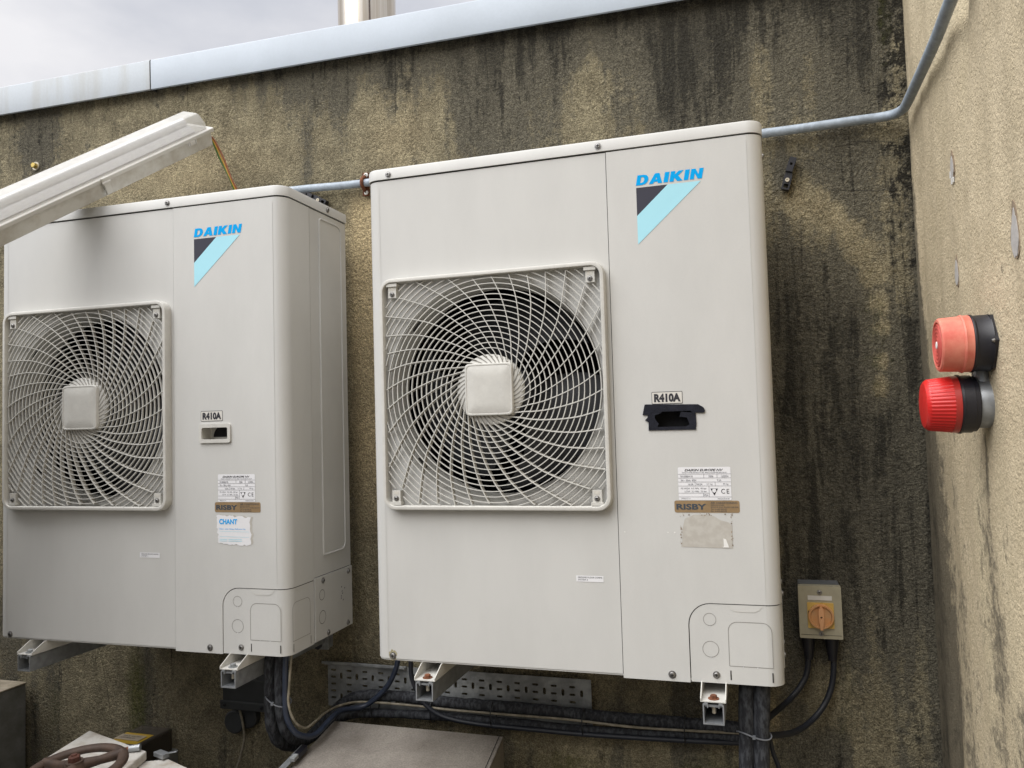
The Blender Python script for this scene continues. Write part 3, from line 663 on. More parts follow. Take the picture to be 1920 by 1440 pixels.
left = build_unit('outdoor_unit', False)
left.location = (-1.12661, -.02039, -.00343); left.rotation_euler = (0, .0024, .01479)
tag(left, 'ivory outdoor unit with open hand grip and torn white sticker, under the strip light', 'air conditioner', 'outdoor air conditioning units on the stained wall')
mb = MB(); F2 = lambda a, b: Vector((a, -.0022, b)); F3 = lambda a, b: Vector((a, -.0027, b)); rnd = random.Random(5)
ol = []
for (a, b, n_) in (((.7070, .2650), (.8010, .2620), 16), ((.8010, .2620), (.7990, .3310), 10), ((.7990, .3310), (.7030, .3340), 16), ((.7030, .3340), (.7070, .2650), 12)):
    for k in range(n_): ol.append((a[0] + (b[0] - a[0]) * k / n_ + rnd.uniform(-.0030, .0024), a[1] + (b[1] - a[1]) * k / n_ + rnd.uniform(-.0026, .0024)))
mb.poly([(x + .006, z + .001) for x, z in ol], GLUE, lambda a, b: Vector((a, -.0019, b))); mb.poly(ol, WHITE, F2)
mb.text('CHANT', BLUE, F3, (.7100, .3130, .7620, .3260), bold=.034); mb.text('Client - your Unique Reference No.', BLUE, F3, (.7100, .2990, .7860, .3035))
ring_line(mb, [(.7110, .2830), (.7950, .2820), (.7950, .2950), (.7110, .2955)], .0006, F3, LBLUE)
for k in range(2):
    for u0, u1 in ((.7110, .7330), (.7365, .7750)): mb.poly([(u0, .2755 - k * .004), (u1, .2755 - k * .004), (u1, .2766 - k * .004), (u0, .2766 - k * .004)], LBLUE, F3)
mb.build('torn_sticker', left)
mb = MB(); F2 = lambda a, b: Vector((a, -.0006, b)); F3 = lambda a, b: Vector((a, -.0010, b))
mb.poly(rrect(.4700, .2255, .5310, .2385, .0005), WHITE, F2); mb.text('GROUND FLOOR COMMS', INK, F3, (.4745, .2332, .5270, .2365)); mb.text('SYSTEM 1', INK, F3, (.4745, .2282, .4955, .2313)); mb.build('system_label', left)

# ------------------------------------------------------------------ walls, coping, ground
WY = .40; SX = 1.245
def grid_wall(name, us, vs, to3, stain_and_light, m, parent=None):
    nu, nv = len(us), len(vs); verts = [to3(u, v) for u in us for v in vs]
    faces = [(i * nv + j, (i + 1) * nv + j, (i + 1) * nv + j + 1, i * nv + j + 1) for i in range(nu - 1) for j in range(nv - 1)]
    me = bpy.data.meshes.new(name); me.from_pydata([tuple(v) for v in verts], [], faces); me.materials.append(m)
    at = me.color_attributes.new('stain_and_light', 'FLOAT_COLOR', 'POINT')
    for k, (u, v) in enumerate(((u, v) for u in us for v in vs)): at.data[k].color = stain_and_light(u, v)
    me.polygons.foreach_set('use_smooth', [True] * len(me.polygons)); me.update()
    o = bpy.data.objects.new(name, me); COL.objects.link(o); o.parent = parent; return o
def blob(u, v, cu, cv, su, sv): return math.exp(-((u - cu) / su) ** 2 - ((v - cv) / sv) ** 2)
def sstep(a, b, x):
    t = min(1, max(0, (x - a) / (b - a))); return t * t * (3 - 2 * t)
ctop = lambda x: 1.647 + (x + 1.586) * (-.028 / 2.306)
def back_stain_and_light(x, z):
    top = ctop(x) - z
    n1 = noise.noise(Vector((x * 5, 0, z * 1.2))); n2 = noise.noise(Vector((x * 14, 3, z * 2)))
    d = .11 + .28 * n1 + .12 * n2
    drip = (1 - sstep(.02, .16 + .28 * max(0, n1 + .35 + .4 * n2), top))
    d += .50 * sstep(-.95, -.3, x) * drip + .25 * (1 - sstep(0, .05, top))
    d += .42 * sstep(-.15, .3, x) * sstep(1.05, 1.35, z)
    d += .45 * sstep(.3, .5, x) * sstep(1.2, 1.35, z) * (.4 + n1)
    d += .60 * blob(x, z, -1.44, 1.53, .16, .13)
    d += .40 * blob(x, z, -.62, 1.40, .035, .16) + .45 * blob(x, z, -.40, 1.42, .05, .2) + .30 * blob(x, z, -.28, 1.45, .04, .15)
    d += .50 * sstep(.86, .95, x) * sstep(1.25, 1.15, z) * (1 - .85 * sstep(.35, -.05, z) * sstep(.98, 1.06, x)) + .50 * sstep(.85, .95, x) * (1 - sstep(.80, 1.0, z + .5 * (x - .95))) * (1 - .75 * sstep(.15, -.2, z))
    arc = min(math.hypot(x - a_, (z - b_) * .8) for a_, b_ in ((.985, 1.07), (1.03, 1.05), (1.07, 1.02), (1.10, .98), (1.125, .93), (1.145, .87), (1.155, .80), (1.16, .74), (1.155, .66), (1.15, .60)))
    d -= .75 * math.exp(-(arc / .028) ** 2) + .25 * math.exp(-(arc / .07) ** 2)
    d += .30 * (1 - sstep(-.1, .1, z)) * (.4 + n1)  # low staining, with the shade below the units painted in
    d -= .35 * blob(x, z, 1.13, -.30, .06, .2) + .7 * blob(x, z, 1.00, -.13, .045, .10)
    d -= .2 * blob(x, z, -.85, 1.42, .22, .12)
    d += .4 * blob(x, z, -1.5, -.12, .25, .12)
    k = .42 * blob(x, z, -1.46, 1.55, .12, .10) + .22 * blob(x, z, -1.36, 1.46, .08, .10) + .30 * blob(x, z, -.58, 1.56, .10, .04) + .22 * blob(x, z, -.40, 1.5, .04, .12)
    k += .30 * sstep(-.8, -.3, x) * (1 - sstep(.01, .11 + .05 * n2, top)) * (.75 + .8 * n1) + .10 * sstep(.2, .8, x) * sstep(1.3, 1.45, z) + .16 * blob(x, z, -.02, 1.42, .05, .12)
    k += .62 * sstep(1.165, 1.195, x + .02 * n2) * sstep(.80, 1.1, z) + .34 * sstep(1.13, 1.2, x + .02 * n2) * sstep(.1, .5, z) * (1 - sstep(.8, 1.1, z)) + .16 * sstep(1.1, 1.2, x) * (1 - sstep(.1, .5, z))
    k += .28 * blob(x, z, 1.02, -.10, .10, .12) - .10
    g = .8 * blob(x, z, -1.05, -.30, .06, .22) + .5 * blob(x, z, -1.38, -.35, .05, .15) + .7 * blob(x, z, .75, -.38, .16, .10) + .6 * blob(x, z, .35, -.37, .14, .06)
    g += .30 * math.exp(-(arc / .04) ** 2) + .5 * blob(x, z, 1.20, 1.5, .03, .2) + .4 * blob(x, z, 1.18, 1.22, .03, .04) + .45 * blob(x, z, 1.05, -.10, .03, .09) + .4 * blob(x, z, 1.03, -.22, .04, .05) + .22 * blob(x, z, 1.12, .72, .08, .22)
    p = 1.1 * sstep(-.29, -.235, x) * (1 - sstep(-.02, .05, x)) * (1 - sstep(1.16, 1.26, z)) * sstep(.1, .6, z) + .22 * math.exp(-(arc / .03) ** 2)  # gap between the units: pale render plus painted-in skylight
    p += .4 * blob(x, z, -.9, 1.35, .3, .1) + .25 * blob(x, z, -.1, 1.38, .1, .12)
    p += .9 * blob(x, z, .895, -.20, .022, .03) + .7 * blob(x, z, .80, -.265, .05, .018)
    return (max(0, min(1.4, d)), max(0, min(1, g)), max(0, min(1, p)), max(-.3, min(1, k)))
def frange(a, b, s):
    n = max(1, round((b - a) / s)); return [a + (b - a) * i / n for i in range(n + 1)]
bw = empty('rendered_wall', (0, WY, -.95))
tag(bw, 'long algae-stained roughcast wall behind the two outdoor units, capped with blue-grey metal', 'wall')
off = Vector((0, -WY, .95))
us = frange(-4.2, -1.8, .1)[:-1] + frange(-1.8, SX + .005, .018); vs = frange(-.95, -.5, .05)[:-1] + frange(-.5, 1.70, .018)
def bpt(x, z):
    w = .004 * noise.noise(Vector((x * 2.2, 0, z * 2.2))) + .0025 * noise.noise(Vector((x * 9, 5, z * 9)))
    return Vector((x, WY + w, z)) + off
grid_wall('wall_face', us, vs, bpt, back_stain_and_light, WALLM, bw)
mb = MB(); mb.box(Vector((-4.2, WY + .01, -.95)) + off, Vector((SX + .4, WY + .30, 1.69)) + off, WALLM); mb.build('wall_core', bw)
# coping in two lengths with a joint
COPG = mat('grimy_metal_coping', (.37, .405, .44), .5, .0, col2=(.33, .345, .35), vscale=9, stretch=(1.6, 1, .25), thr=(.36, .56), fine=.03)
def coping(xa, xb, lip=0., cm=COPM):
    mb = MB(); f = lambda x: 1.647 + (x + 1.586) * (-.028 / 2.306); H_ = .098
    prof = [(.372, 0), (.3695, .002), (.368, H_ - .004), (.3705, H_), (.55, H_ + .012), (.74, H_ + .002), (.745, 0), (.7435, 0), (.738, H_ - .004), (.55, H_ + .009), (.374, H_ - .004), (.3745, 0)]
    xs = frange(xa, xb, .12); n = len(prof)
    wv = lambda x: .0012 * noise.noise(Vector((x * 3, 2, 0)))
    mb.add([Vector((x, y_ + wv(x) + lip, f(x) + z_)) + off for x in xs for y_, z_ in prof], [(i * n + k, (i + 1) * n + k, (i + 1) * n + (k + 1) % n, i * n + (k + 1) % n) for i in range(len(xs) - 1) for k in range(n)] + [tuple(range(n)), tuple(reversed([(len(xs) - 1) * n + k for k in range(n)]))], cm)
    return mb.build('coping', bw, 40)
coping(-4.2, -.955, 0, COPG); coping(-.951, SX + .1, .0008)
mb = MB(); mb.box(Vector((-.9555, .3705, 1.642)) + off, Vector((-.9505, .70, 1.737)) + off, GAP); mb.build('coping_joint', bw)
# hairline cracks: thin sunken threads on the face
def crack(pts, w=.0009):
    q = []; rnd = random.Random(len(pts) * 7)
    for a, b in zip(pts, pts[1:]):
        for k in range(6): q.append((a[0] + (b[0] - a[0]) * k / 6 + rnd.uniform(-.0022, .0022), a[1] + (b[1] - a[1]) * k / 6 + rnd.uniform(-.0022, .0022)))
    mb = MB(); ring_line(mb, q, w, lambda a, b: bpt(a, b) + Vector((0, -.0012, 0)), GAP, False); mb.build('crack', bw)
P2 = lambda px, py: tuple(PY(px, py, WY))[0::2]
crack([P2(188, 1215), P2(198, 1270), P2(206, 1330), P2(212, 1385)])
crack([P2(1480, 296), P2(1520, 300), P2(1550, 312), P2(1570, 325)]); crack([P2(1560, 276), P2(1605, 268), P2(1640, 264), P2(1690, 268)]); crack([P2(1560, 357), P2(1620, 356), P2(1690, 358)])

def side_stain(y, z):
    n1 = noise.noise(Vector((y * 6, 1, z * 1.5))); d = .02
    edge = WY - y
    wd = .035 + .08 * sstep(.9, .3, z) + .10 * sstep(.35, -.1, z) * .6
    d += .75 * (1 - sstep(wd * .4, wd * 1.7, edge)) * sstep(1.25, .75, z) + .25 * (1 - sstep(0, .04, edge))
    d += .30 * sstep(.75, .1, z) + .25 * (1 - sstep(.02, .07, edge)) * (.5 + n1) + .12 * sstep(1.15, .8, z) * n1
    d += .30 * blob(y, z, -.22, -.1, .1, .35) * (.5 + n1) + .45 * blob(y, z, -.165, .44, .012, .08)
    d += .22 * blob(y, z, .10, .6, .07, .18) + .25 * blob(y, z, -.05, .75, .2, .04) * (.5 + n1)
    g = .28 * blob(y, z, .14, .68, .10, .14) + .5 * blob(y, z, -.17, .50, .02, .10) + .30 * blob(y, z, -.28, .95, .05, .25)
    p = .5 * blob(y, z, -.12, 1.4, .03, .3) + .6 * blob(y, z, -.09, .2, .04, .35) + .4 * blob(y, z, -.24, .1, .05, .4) + .3 * blob(y, z, .05, 1.2, .1, .25)
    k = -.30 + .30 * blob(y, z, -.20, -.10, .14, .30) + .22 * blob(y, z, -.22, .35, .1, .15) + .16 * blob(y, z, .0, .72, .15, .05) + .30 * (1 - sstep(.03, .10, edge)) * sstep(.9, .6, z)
    return (max(0, min(1.1, d)), max(0, min(1, g)), max(0, min(1, p)), k)
sw = empty('rendered_wall', (SX, 0, -.95)); offs = Vector((-SX, 0, .95))
tag(sw, 'beige roughcast side wall on the right carrying the red sounder and beacon', 'wall')
def spt(y, z):
    w = .010 * noise.noise(Vector((0, y * 7, z * .9))) + .006 * noise.noise(Vector((4, y * 13, z * 2.5)))
    w += .010 * math.exp(-((y + .13) / .035) ** 2) * sstep(.9, 1.3, z)
    return Vector((SX + w * sstep(.40, .3, y), y, z)) + offs
ys = frange(-4, -1.0, .1)[:-1] + frange(-1.0, WY + .003, .015); vz = frange(-.95, -.5, .05)[:-1] + frange(-.5, 1.9, .018)[:-1] + frange(1.9, 2.6, .07)
grid_wall('wall_face', ys[::-1], vz, spt, side_stain, SIDEM, sw)
mb = MB(); mb.box(Vector((SX + .03, -4, -.95)) + offs, Vector((SX + .3, WY + .3, 2.6)) + offs, SIDEM); mb.box(Vector((SX - .01, WY + .31, 1.5)) + offs, Vector((SX + .3, 1.2, 2.6)) + offs, SIDEM); mb.build('wall_core', sw)
# filler patches
def filler(px, py, w, h, seed, chips):
    c = PX(px, py, SX - .001); c.x = spt(c.y, c.z).x + SX; rnd = random.Random(seed); mb = MB()
    def ov(kw, kh, m, d, top=1.6):
        pts = []
        for k in range(26):
            a = 2 * math.pi * k / 26; rr = 1 + rnd.uniform(-.10, .10); zz = math.sin(a) * h * kh * rr * (top if math.sin(a) > 0 else 1)
            pts.append((-math.cos(a) * w * kw * rr * (1 - .35 * max(0, math.sin(a))), zz))
        mb.slab(pts, m, lambda a, b, q=0: Vector((c.x - d + q, c.y - a, c.z + b)) + offs, .004)
    ov(.95, .95, PATCHD, .0018); ov(.80, .80, PATCHM, .0026, 1.4)
    for k in range(chips):
        a = R(200 + 140 * k / max(1, chips)); x, z = math.cos(a) * w * .95, math.sin(a) * h * 1.1
        s_ = .003 + rnd.uniform(0, .002); mb.slab([(x - s_, z - s_), (x + s_ * .7, z - s_ * 1.2), (x + s_, z + s_), (x - s_ * .4, z + s_ * 1.6)], CHIP, lambda a, b, q=0: Vector((c.x - .0030 + q, c.y - a, c.z + b)) + offs, .002)
    mb.build('filler_patch', sw, 30)
filler(1792, 316, .015, .022, 1, 3); filler(1902, 445, .021, .036, 2, 0); filler(1799, 515, .016, .024, 3, 0)

mb = MB(); mb.box((-60, -60, -1.05), (60, 60, -.95), DECK); tag(mb.build('ground'), kind='structure')

# flue beyond the wall
fl = empty('flue_pipe', (-.602, 1.2, -.95)); tag(fl, 'streaky stainless steel flue rising behind the coping', 'flue')
mb = MB(); mb.lathe([(0, .117), (4.2, .117)], (0, 0, 0), (0, 0, 1), FLUE, 48); mb.build('flue_body', fl)
mb = MB(); mb.box((.062, -.105, 0), (.066, -.099, 4.2), RUSTBROWN); mb.build('seam', fl)

# ------------------------------------------------------------------ wall brackets
def bracket(x, yf, z, up_to, label):
    b = empty('wall_bracket', (x, WY, z)); tag(b, label, 'bracket', 'cantilever brackets under the outdoor units')
    w, h, th = .0205, .0415, .0026
    mb = MB(); o = [(-w, -h), (w, -h), (w, -.003), (w - .004, 0), (w - .0095, 0), (w - .0105, -.002), (w - .0105, -.009), (w - .0085, -.009), (w - .0085, -.004), (w - th - .001, -.004), (w - th, -.006), (w - th, -h + th), (-w + th, -h + th), (-w + th, -.006), (-w + th + .001, -.004), (-w + .0085, -.004), (-w + .0085, -.009), (-w + .0105, -.009), (-w + .0105, -.002), (-w + .0095, 0), (-w + .004, 0), (-w, -.003)]
    n = len(o); y0, y1 = yf - WY, -.042
    mb.slab(o, ZINC, lambda a, c, d=0: Vector((a, y0 + d, c)), y1 - y0); mb.build('arm', b, 30)
    mb = MB(); mb.box((-w, -.0415, -.065), (w, -.001, up_to), ZINC_DARK); mb.build('upright', b, bevel=.003)
    mb = MB(); mb.box((-.032, -.048, -.062), (.032, -.042, .015), ZINC_DARK); mb.lathe([(0, .012), (.008, .012), (.009, .006)], (.0, -.048, -.050), (0, -1, 0), BLACKPL, 6); mb.build('end_plate', b, bevel=.001)
    mb = MB(); mb.box((-w + .004, y0 + .006, -.009), (w - .004, y0 + .034, -.0045), ZINC); mb.lathe([(0, .0045), (.016, .0042)], (0, y0 + .02, -.009), (0, 0, -1), WASHER, 10); mb.build('channel_nut', b)
    return b
bracket(.763, -.046, -.0285, .25, 'galvanised channel bracket with rusty bolt beside the thick vertical black pipes')
bracket(.1415, -.046, -.0285, .25, 'galvanised channel bracket in front of the perforated tray')
xl = lambda x: (-1.12661 + x * math.cos(.01479) + .05 * math.sin(.01479))
bracket(xl(.763), -.055, -.0330, .25, 'galvanised channel bracket above the dark junction box')
bracket(xl(.1415), -.064, -.0310, .25, 'leftmost galvanised channel bracket, holding up the left unit')

# ------------------------------------------------------------------ conduit
cd = empty('conduit', (.3, WY - .02, 1.25)); tag(cd, 'galvanised steel conduit running behind the units and bending up onto the beige wall', 'conduit')
cz0 = [PY(548, 352, .378), PY(680, 343, .378), PY(1000, 302, .378), PY(1424, 254, .378), PY(1600, 228, .378), PY(1640, 221, .378)]
pts = [Vector((-1.6, .378, 1.262)), Vector((-1.0, .378, 1.262))] + cz0
for p in pts[2:]: p.z = 1.248 + (p.z - 1.248) * .5
pts = pts[:-2] + [Vector((1.12, .378, 1.2465)), Vector((1.175, .377, 1.2465)), Vector((1.205, .366, 1.2455)), Vector((1.220, .338, 1.2435)), Vector((1.2235, .300, 1.241)), PX(1716, 160, 1.2235), PX(1752, 80, 1.2235), PX(1783, 0, 1.2235)]
pts.append(pts[-1] + (pts[-1] - pts[-2]) * 2.5)
mb = MB(); o0 = Vector((.3, WY - .02, 1.25)); pth = [p - o0 for p in catmull(pts, 8)]
mb.tube(pth, .0112, CONDUIT, 16); mb.build('tube', cd, 60)
for p in (PY(682, 344, .378),):
    c = Vector((p.x, .378, 1.249)) - o0; mb = MB()
    arc = [Vector((c.x, c.y - .0128 * math.cos(R(a)), c.z + .0128 * math.sin(R(a)))) for a in range(-90, 91, 15)]
    vs = []; 
    for a in arc: vs += [a + Vector((-.008, 0, 0)), a + Vector((.008, 0, 0))]
    top = arc[-1]; bot = arc[0]
    mb.tube([c + Vector((0, .015, .030)), c + Vector((0, .010, .022)), c + Vector((0, -.002, .0165)), c + Vector((0, -.0125, .008)), c + Vector((0, -.0145, 0)), c + Vector((0, -.0125, -.008)), c + Vector((0, -.002, -.0165)), c + Vector((0, .010, -.022)), c + Vector((0, .015, -.030))], .0052, RUST, 10)
    mb.box(c + Vector((-.009, .010, -.034)), c + Vector((.009, .018, .034)), RUST); mb.build('saddle', cd, 50)
    for s_ in (-1, 1): screw('screw', c + Vector((.003, .009, s_ * .026)), (0, -1, 0), cd, r=.005, m=CHIP)

# ------------------------------------------------------------------ small fixings on the wall
def clip(px, py, lean, name, label, L_=.082, sc=1.):
    p = PY(px, py, WY - .012); c = empty('cable_clip', (p.x, WY, p.z), (0, lean, 0)); tag(c, label, 'clip', 'black cable clips left on the wall')
    mb = MB(); w = .0095 * sc
    mb.slab([(-w, -.040 * sc), (w, -.040 * sc), (w, -.006), (w * .8, .004), (-w * .8, .004), (-w, -.006)], BLACKPL, lambda a, b, d=0: Vector((a, -.020 + d, b)), .017, [rrect(-w * .6, -.036 * sc, w * .6, -.026 * sc, .001, 2)]); mb.build('clip_base', c, bevel=.001)
    mb = MB(); mb.slab([(-w, .004), (w * .7, .004), (w * 1.0, .040 * sc), (-w * .75, .040 * sc)], BLACKPL, lambda a, b, d=0: Vector((a, -.026 + d, b)), .020, [rrect(-.003, .020, .003, .026, .0005, 1)]); mb.build('clip_strap', c, bevel=.001)
    mb = MB(); mb.lathe([(0, .0055), (.003, .0050), (.003, .0022), (.001, .0018)], (0, -.020, -.0165 * sc), (0, -1, 0), WASHER, 16); mb.build('screw', c)
clip(1479, 327, R(16), 'c', 'black plastic cable clip with a brass screw on the wall right of the taped unit')
clip(590, 372, R(-60), 'c', 'black plastic cable clip just peeping over the left unit under the conduit', sc=1.1)
p = PY(66, 311, WY - .006); b = empty('wall_bolt', (p.x, WY, p.z)); tag(b, 'yellow zinc hex bolt with washer in the black algae patch, above the strip light', 'bolt')
mb = MB(); mb.lathe([(0, .0150), (.003, .0146)], (0, -.002, 0), (0, -1, 0), WASHER, 24); mb.build('washer', b)
mb = MB(); mb.lathe([(0, .0098), (.010, .0098), (.012, .0078)], (0, -.005, 0), (0, -1, 0), BRASS, 6); mb.build('bolt_head', b)

# ------------------------------------------------------------------ strip light leaning on the left unit
Re = Vector((-.712, .305, 1.462)); Le = Vector((-.872, -.232, 1.076)); Rd = PY(372, 236, .29); Re = Rd
dl = (Le - Re).normalized(); LEN = 1.25
v = (CAM - (Re + dl * .3)).normalized(); e0 = (v - dl * v.dot(dl)).normalized(); n0 = e0.cross(dl).normalized()
if n0.z < 0: n0 = -n0
th = R(22); E_ = (e0 * math.cos(th) - n0 * math.sin(th)).normalized(); Nn = (n0 * math.cos(th) + e0 * math.sin(th)).normalized()
lt = empty('strip_light', Re); tag(lt, 'dirty cream weatherproof strip light leaning on the top left edge of the left unit', 'light fitting')
def bar(prof, s0, s1, m, name, parent, taper=0., bev=0., caps=True):
    mb = MB(); n = len(prof); ca = sum(a for a, _ in prof) / n; cb = sum(b for _, b in prof) / n
    st = [(s0, 1 - taper), (s0 + .014 * (taper > 0), 1), (s1 - .014 * (taper > 0), 1), (s1, 1 - taper)]
    vs = [dl * s + E_ * (a * (k if abs(b - prof[0][1]) > .01 or True else 1)) + Nn * (prof[0][1] + (b - prof[0][1]) * (k * .9 + .1)) for s, k in st for a, b in prof]
    mb.add(vs, [(i * n + k, (i + 1) * n + k, (i + 1) * n + (k + 1) % n, i * n + (k + 1) % n) for i in range(3) for k in range(n)] + [tuple(range(n)), tuple(reversed([3 * n + k for k in range(n)]))], m)
    o = mb.build(name, parent, 30, bevel=bev)
    bm = bmesh.new(); bm.from_mesh(o.data); bmesh.ops.recalc_face_normals(bm, faces=bm.faces); bm.to_mesh(o.data); bm.free(); return o
bar([(-.043, -.052), (.043, -.052), (.050, -.010), (-.050, -.010)], .004, LEN, LIGHTB, 'base_tray', lt, bev=.003)
bar([(-.055, -.011), (.055, -.011), (.056, -.001), (.052, .001), (-.052, .001), (-.056, -.001)], -.004, LEN + .008, LIGHTLIP, 'lip', lt, bev=.002)
bar([(-.050, .0015), (.050, .0015), (.047, .020), (.027, .047), (-.027, .047), (-.047, .020)], .004, LEN, DIFF, 'diffuser', lt, taper=.22, bev=.003)
mb = MB()
vs = [dl * s + E_ * a + Nn * b for s in (.05, LEN - .04) for a, b in ((-.038, .004), (.038, .004), (.022, .018), (-.022, .018))]
mb.add(vs, [(0, 4, 5, 1), (1, 5, 6, 2), (2, 6, 7, 3), (3, 7, 4, 0), (0, 1, 2, 3), (7, 6, 5, 4)], WHITE); mb.build('reflector', lt)
mb = MB(); mb.tube([dl * .05 + Nn * .026, dl * (LEN - .05) + Nn * .026], .013, WHITE, 16); mb.build('tube_lamp', lt)
for s, big in ((.085, False), (.40, True), (.8, True)):
    mb = MB(); c = dl * s + E_ * .052 - Nn * .012
    if big:
        mb.obox(c + E_ * .004 + Nn * .004, (dl, E_, Nn), (.011, .004, .010), LIGHTB); mb.obox(c + E_ * .006 - Nn * .015, (dl, E_, Nn), (.009, .003, .016), LIGHTB); mb.obox(c + E_ * .009 + Nn * .001, (dl, E_, Nn), (.013, .002, .003), LIGHTLIP)
    else:
        mb.obox(c - Nn * .004, (dl, E_, Nn), (.010, .005, .006), LIGHTLIP); mb.obox(c - Nn * .002 + dl * .014, (dl, E_, Nn), (.002, .005, .009), LIGHTLIP); mb.obox(c - Nn * .002 - dl * .014, (dl, E_, Nn), (.002, .005, .009), LIGHTLIP)
    mb.build('clip', lt, bevel=.0012)
for k, m_ in enumerate((GRN, YELW, BRN)):
    o = Vector((.0045 * (k - 1), 0, 0)); a = Re
    wp = [PY(388, 252, .31) + o, PY(400, 264, .325) + o, PY(416, 298, .33) + o * 1.6, PY(432, 334, .33) + o * .6, PY(443, 360, .335) + o * 1.2, PY(449, 385, .34)]
    mb = MB(); mb.tube([q - Re for q in catmull(wp, 8)], .0026, m_, 8); mb.build('wire', lt, 60)

# ------------------------------------------------------------------ cable tray
ct = empty('cable_tray', (.03, WY, -.2)); tag(ct, 'perforated galvanised cable tray fixed flat on the wall below the units', 'cable tray')
mb = MB(); tx0, tx1, tz0, tz1 = -.352, .424, -.262, -.138; holes = []
def stadium(cx, cz, w, h):
    r = min(w, h) / 2; o = []
    for k in range(8):
        a = 2 * math.pi * (k + .5) / 8; o.append((cx + math.cos(a) * r + (w / 2 - r) * (1 if math.cos(a) > 0 else -1), cz + math.sin(a) * r + (h / 2 - r) * (1 if math.sin(a) > 0 else -1)))
    return o
k = 0; x = tx0 + .018
while x < tx1 - .01:
    for j in range(5): holes.append(stadium(x, tz1 - .022 - j * .0195, .0165, .0062))
    if x + .025 < tx1 - .008:
        holes.append(stadium(x + .025, tz1 - .0375, .0085, .018)); holes.append(stadium(x + .025, tz1 - .096, .0085, .018))
    x += .0505
mb.slab([(tx0, tz0), (tx1, tz0), (tx1, tz1), (tx0, tz1)], ZINC_DARK, lambda a, b, d=0: Vector((a - .03, -.018 + d, b + .2)), .0016, holes)
mb.build('tray_plate', ct)
mb = MB(); mb.box((tx0 - .034, -.033, tz1 + .196), (-.130, -.018, tz1 + .2025), ZINC_DARK); mb.box((tx0 - .040, -.036, tz1 + .1985), (-.130, -.033, tz1 + .2060), ZINC_DARK); mb.build('tray_flange', ct, bevel=.001)

# ------------------------------------------------------------------ pipes and cables
def run(name, pts, r, m, label, cat, group=None, lump=0., n=14, sub=8):
    w = [PY(*p) if len(p) == 3 else Vector(p[:3]) for p in pts]; c = catmull(w, sub); o = c[len(c) // 2].copy()
    rf = (lambda i, p: r * (1 + lump * noise.noise(p * 34) + lump * .5 * noise.noise(p * 90))) if lump else None
    mb = MB(); mb.tube([p - o for p in c], r, m, n, rf=rf); ob = mb.build(name, None, 60); ob.location = o
    tag(ob, label, cat, group); return ob
PG = 'insulated refrigerant pipes'; CG = 'cables clipped to the pipe runs'
run('insulated_pipe', [(-.298, .075, .03, 0), (507, 1235, .07), (506, 1300, .07), (508, 1350, .075), (520, 1385, .10), (545, 1398, .15), (578, 1385, .21), (610, 1352, .27), (645, 1318, .32), (680, 1305, .335), (740, 1305, .345), (855, 1318, .352), (1001, 1330, .352), (1147, 1345, .352), (1292, 1357, .352), (1400, 1366, .352)], .0150, FOAM,
    'thick black foam pipe from the left unit, upper run of the wall bundle', 'pipe', PG, .16)
run('insulated_pipe', [(-.278, .065, .03, 0), (525, 1235, .06), (524, 1300, .06), (528, 1350, .065), (545, 1383, .10), (575, 1388, .17), (605, 1370, .24), (640, 1345, .30), (692, 1337, .335), (780, 1340, .348), (855, 1345, .350), (965, 1356, .350), (1110, 1370, .350), (1293, 1379, .350), (1400, 1384, .35)], .0118, FOAM,
    'slimmer black foam pipe from the left unit, lower run of the wall bundle', 'pipe', PG, .14)
run('insulated_pipe', [(.8265, .055, .03, 0), (1400, 1280, .052), (1399, 1340, .052), (1400, 1375, .055), (1400, 1440, .055), (1400, 1560, .055), (1400, 1800, .055)], .0160, FOAM, 'left one of the two thick black pipes hanging below the taped unit', 'pipe', PG, .07)
run('insulated_pipe', [(.8600, .055, .03, 0), (1429, 1280, .052), (1428, 1340, .052), (1427, 1375, .055), (1428, 1440, .055), (1428, 1560, .055), (1428, 1800, .055)], .0168, FOAM, 'right one of the two thick black pipes hanging below the taped unit', 'pipe', PG, .07)
run('power_cable', [(-.263, .05, .03, 0), (536, 1235, .045), (535, 1290, .045), (536, 1335, .045), (545, 1362, .05), (562, 1378, .07), (590, 1378, .12), (618, 1350, .19), (640, 1332, .26), (680, 1325, .31), (707, 1307, .32), (728, 1284, .32), (742, 1255, .31), (747, 1232, .30)], .0072, BLUECAB,
    'blue-black cable looping from the left unit across the bundle up to the right unit', 'cable', CG)
run('signal_cable', [(-.250, .05, .03, 0), (546, 1235, .045), (542, 1290, .045), (541, 1320, .045), (552, 1352, .055), (572, 1365, .09), (592, 1352, .14), (612, 1335, .21), (640, 1322, .27), (680, 1316, .315), (764, 1322, .325), (855, 1332, .333), (965, 1341, .333), (1074, 1350, .333), (1183, 1363, .333), (1293, 1370, .333), (1395, 1375, .345)], .0032, WHITECAB,
    'thin dirty white cable winding along the black pipe bundle', 'cable', CG)
run('power_cable', [(770, 1238, .30), (772, 1270, .31), (784, 1300, .315), (802, 1325, .32), (835, 1345, .325), (900, 1358, .330), (1000, 1368, .332), (1110, 1378, .332), (1293, 1389, .332), (1400, 1394, .345)], .0062, RUBBER, 'black cable dropping behind the front bracket and following the lower pipe', 'cable', CG)
run('power_cable', [(1516, 1195, .365), (1514, 1255, .365), (1502, 1285, .355), (1480, 1312, .33), (1450, 1338, .25), (1425, 1358, .16), (1400, 1372, .10)], .0068, RUBBER, 'black cable from the left gland of the isolator going behind the vertical pipes', 'cable', CG)
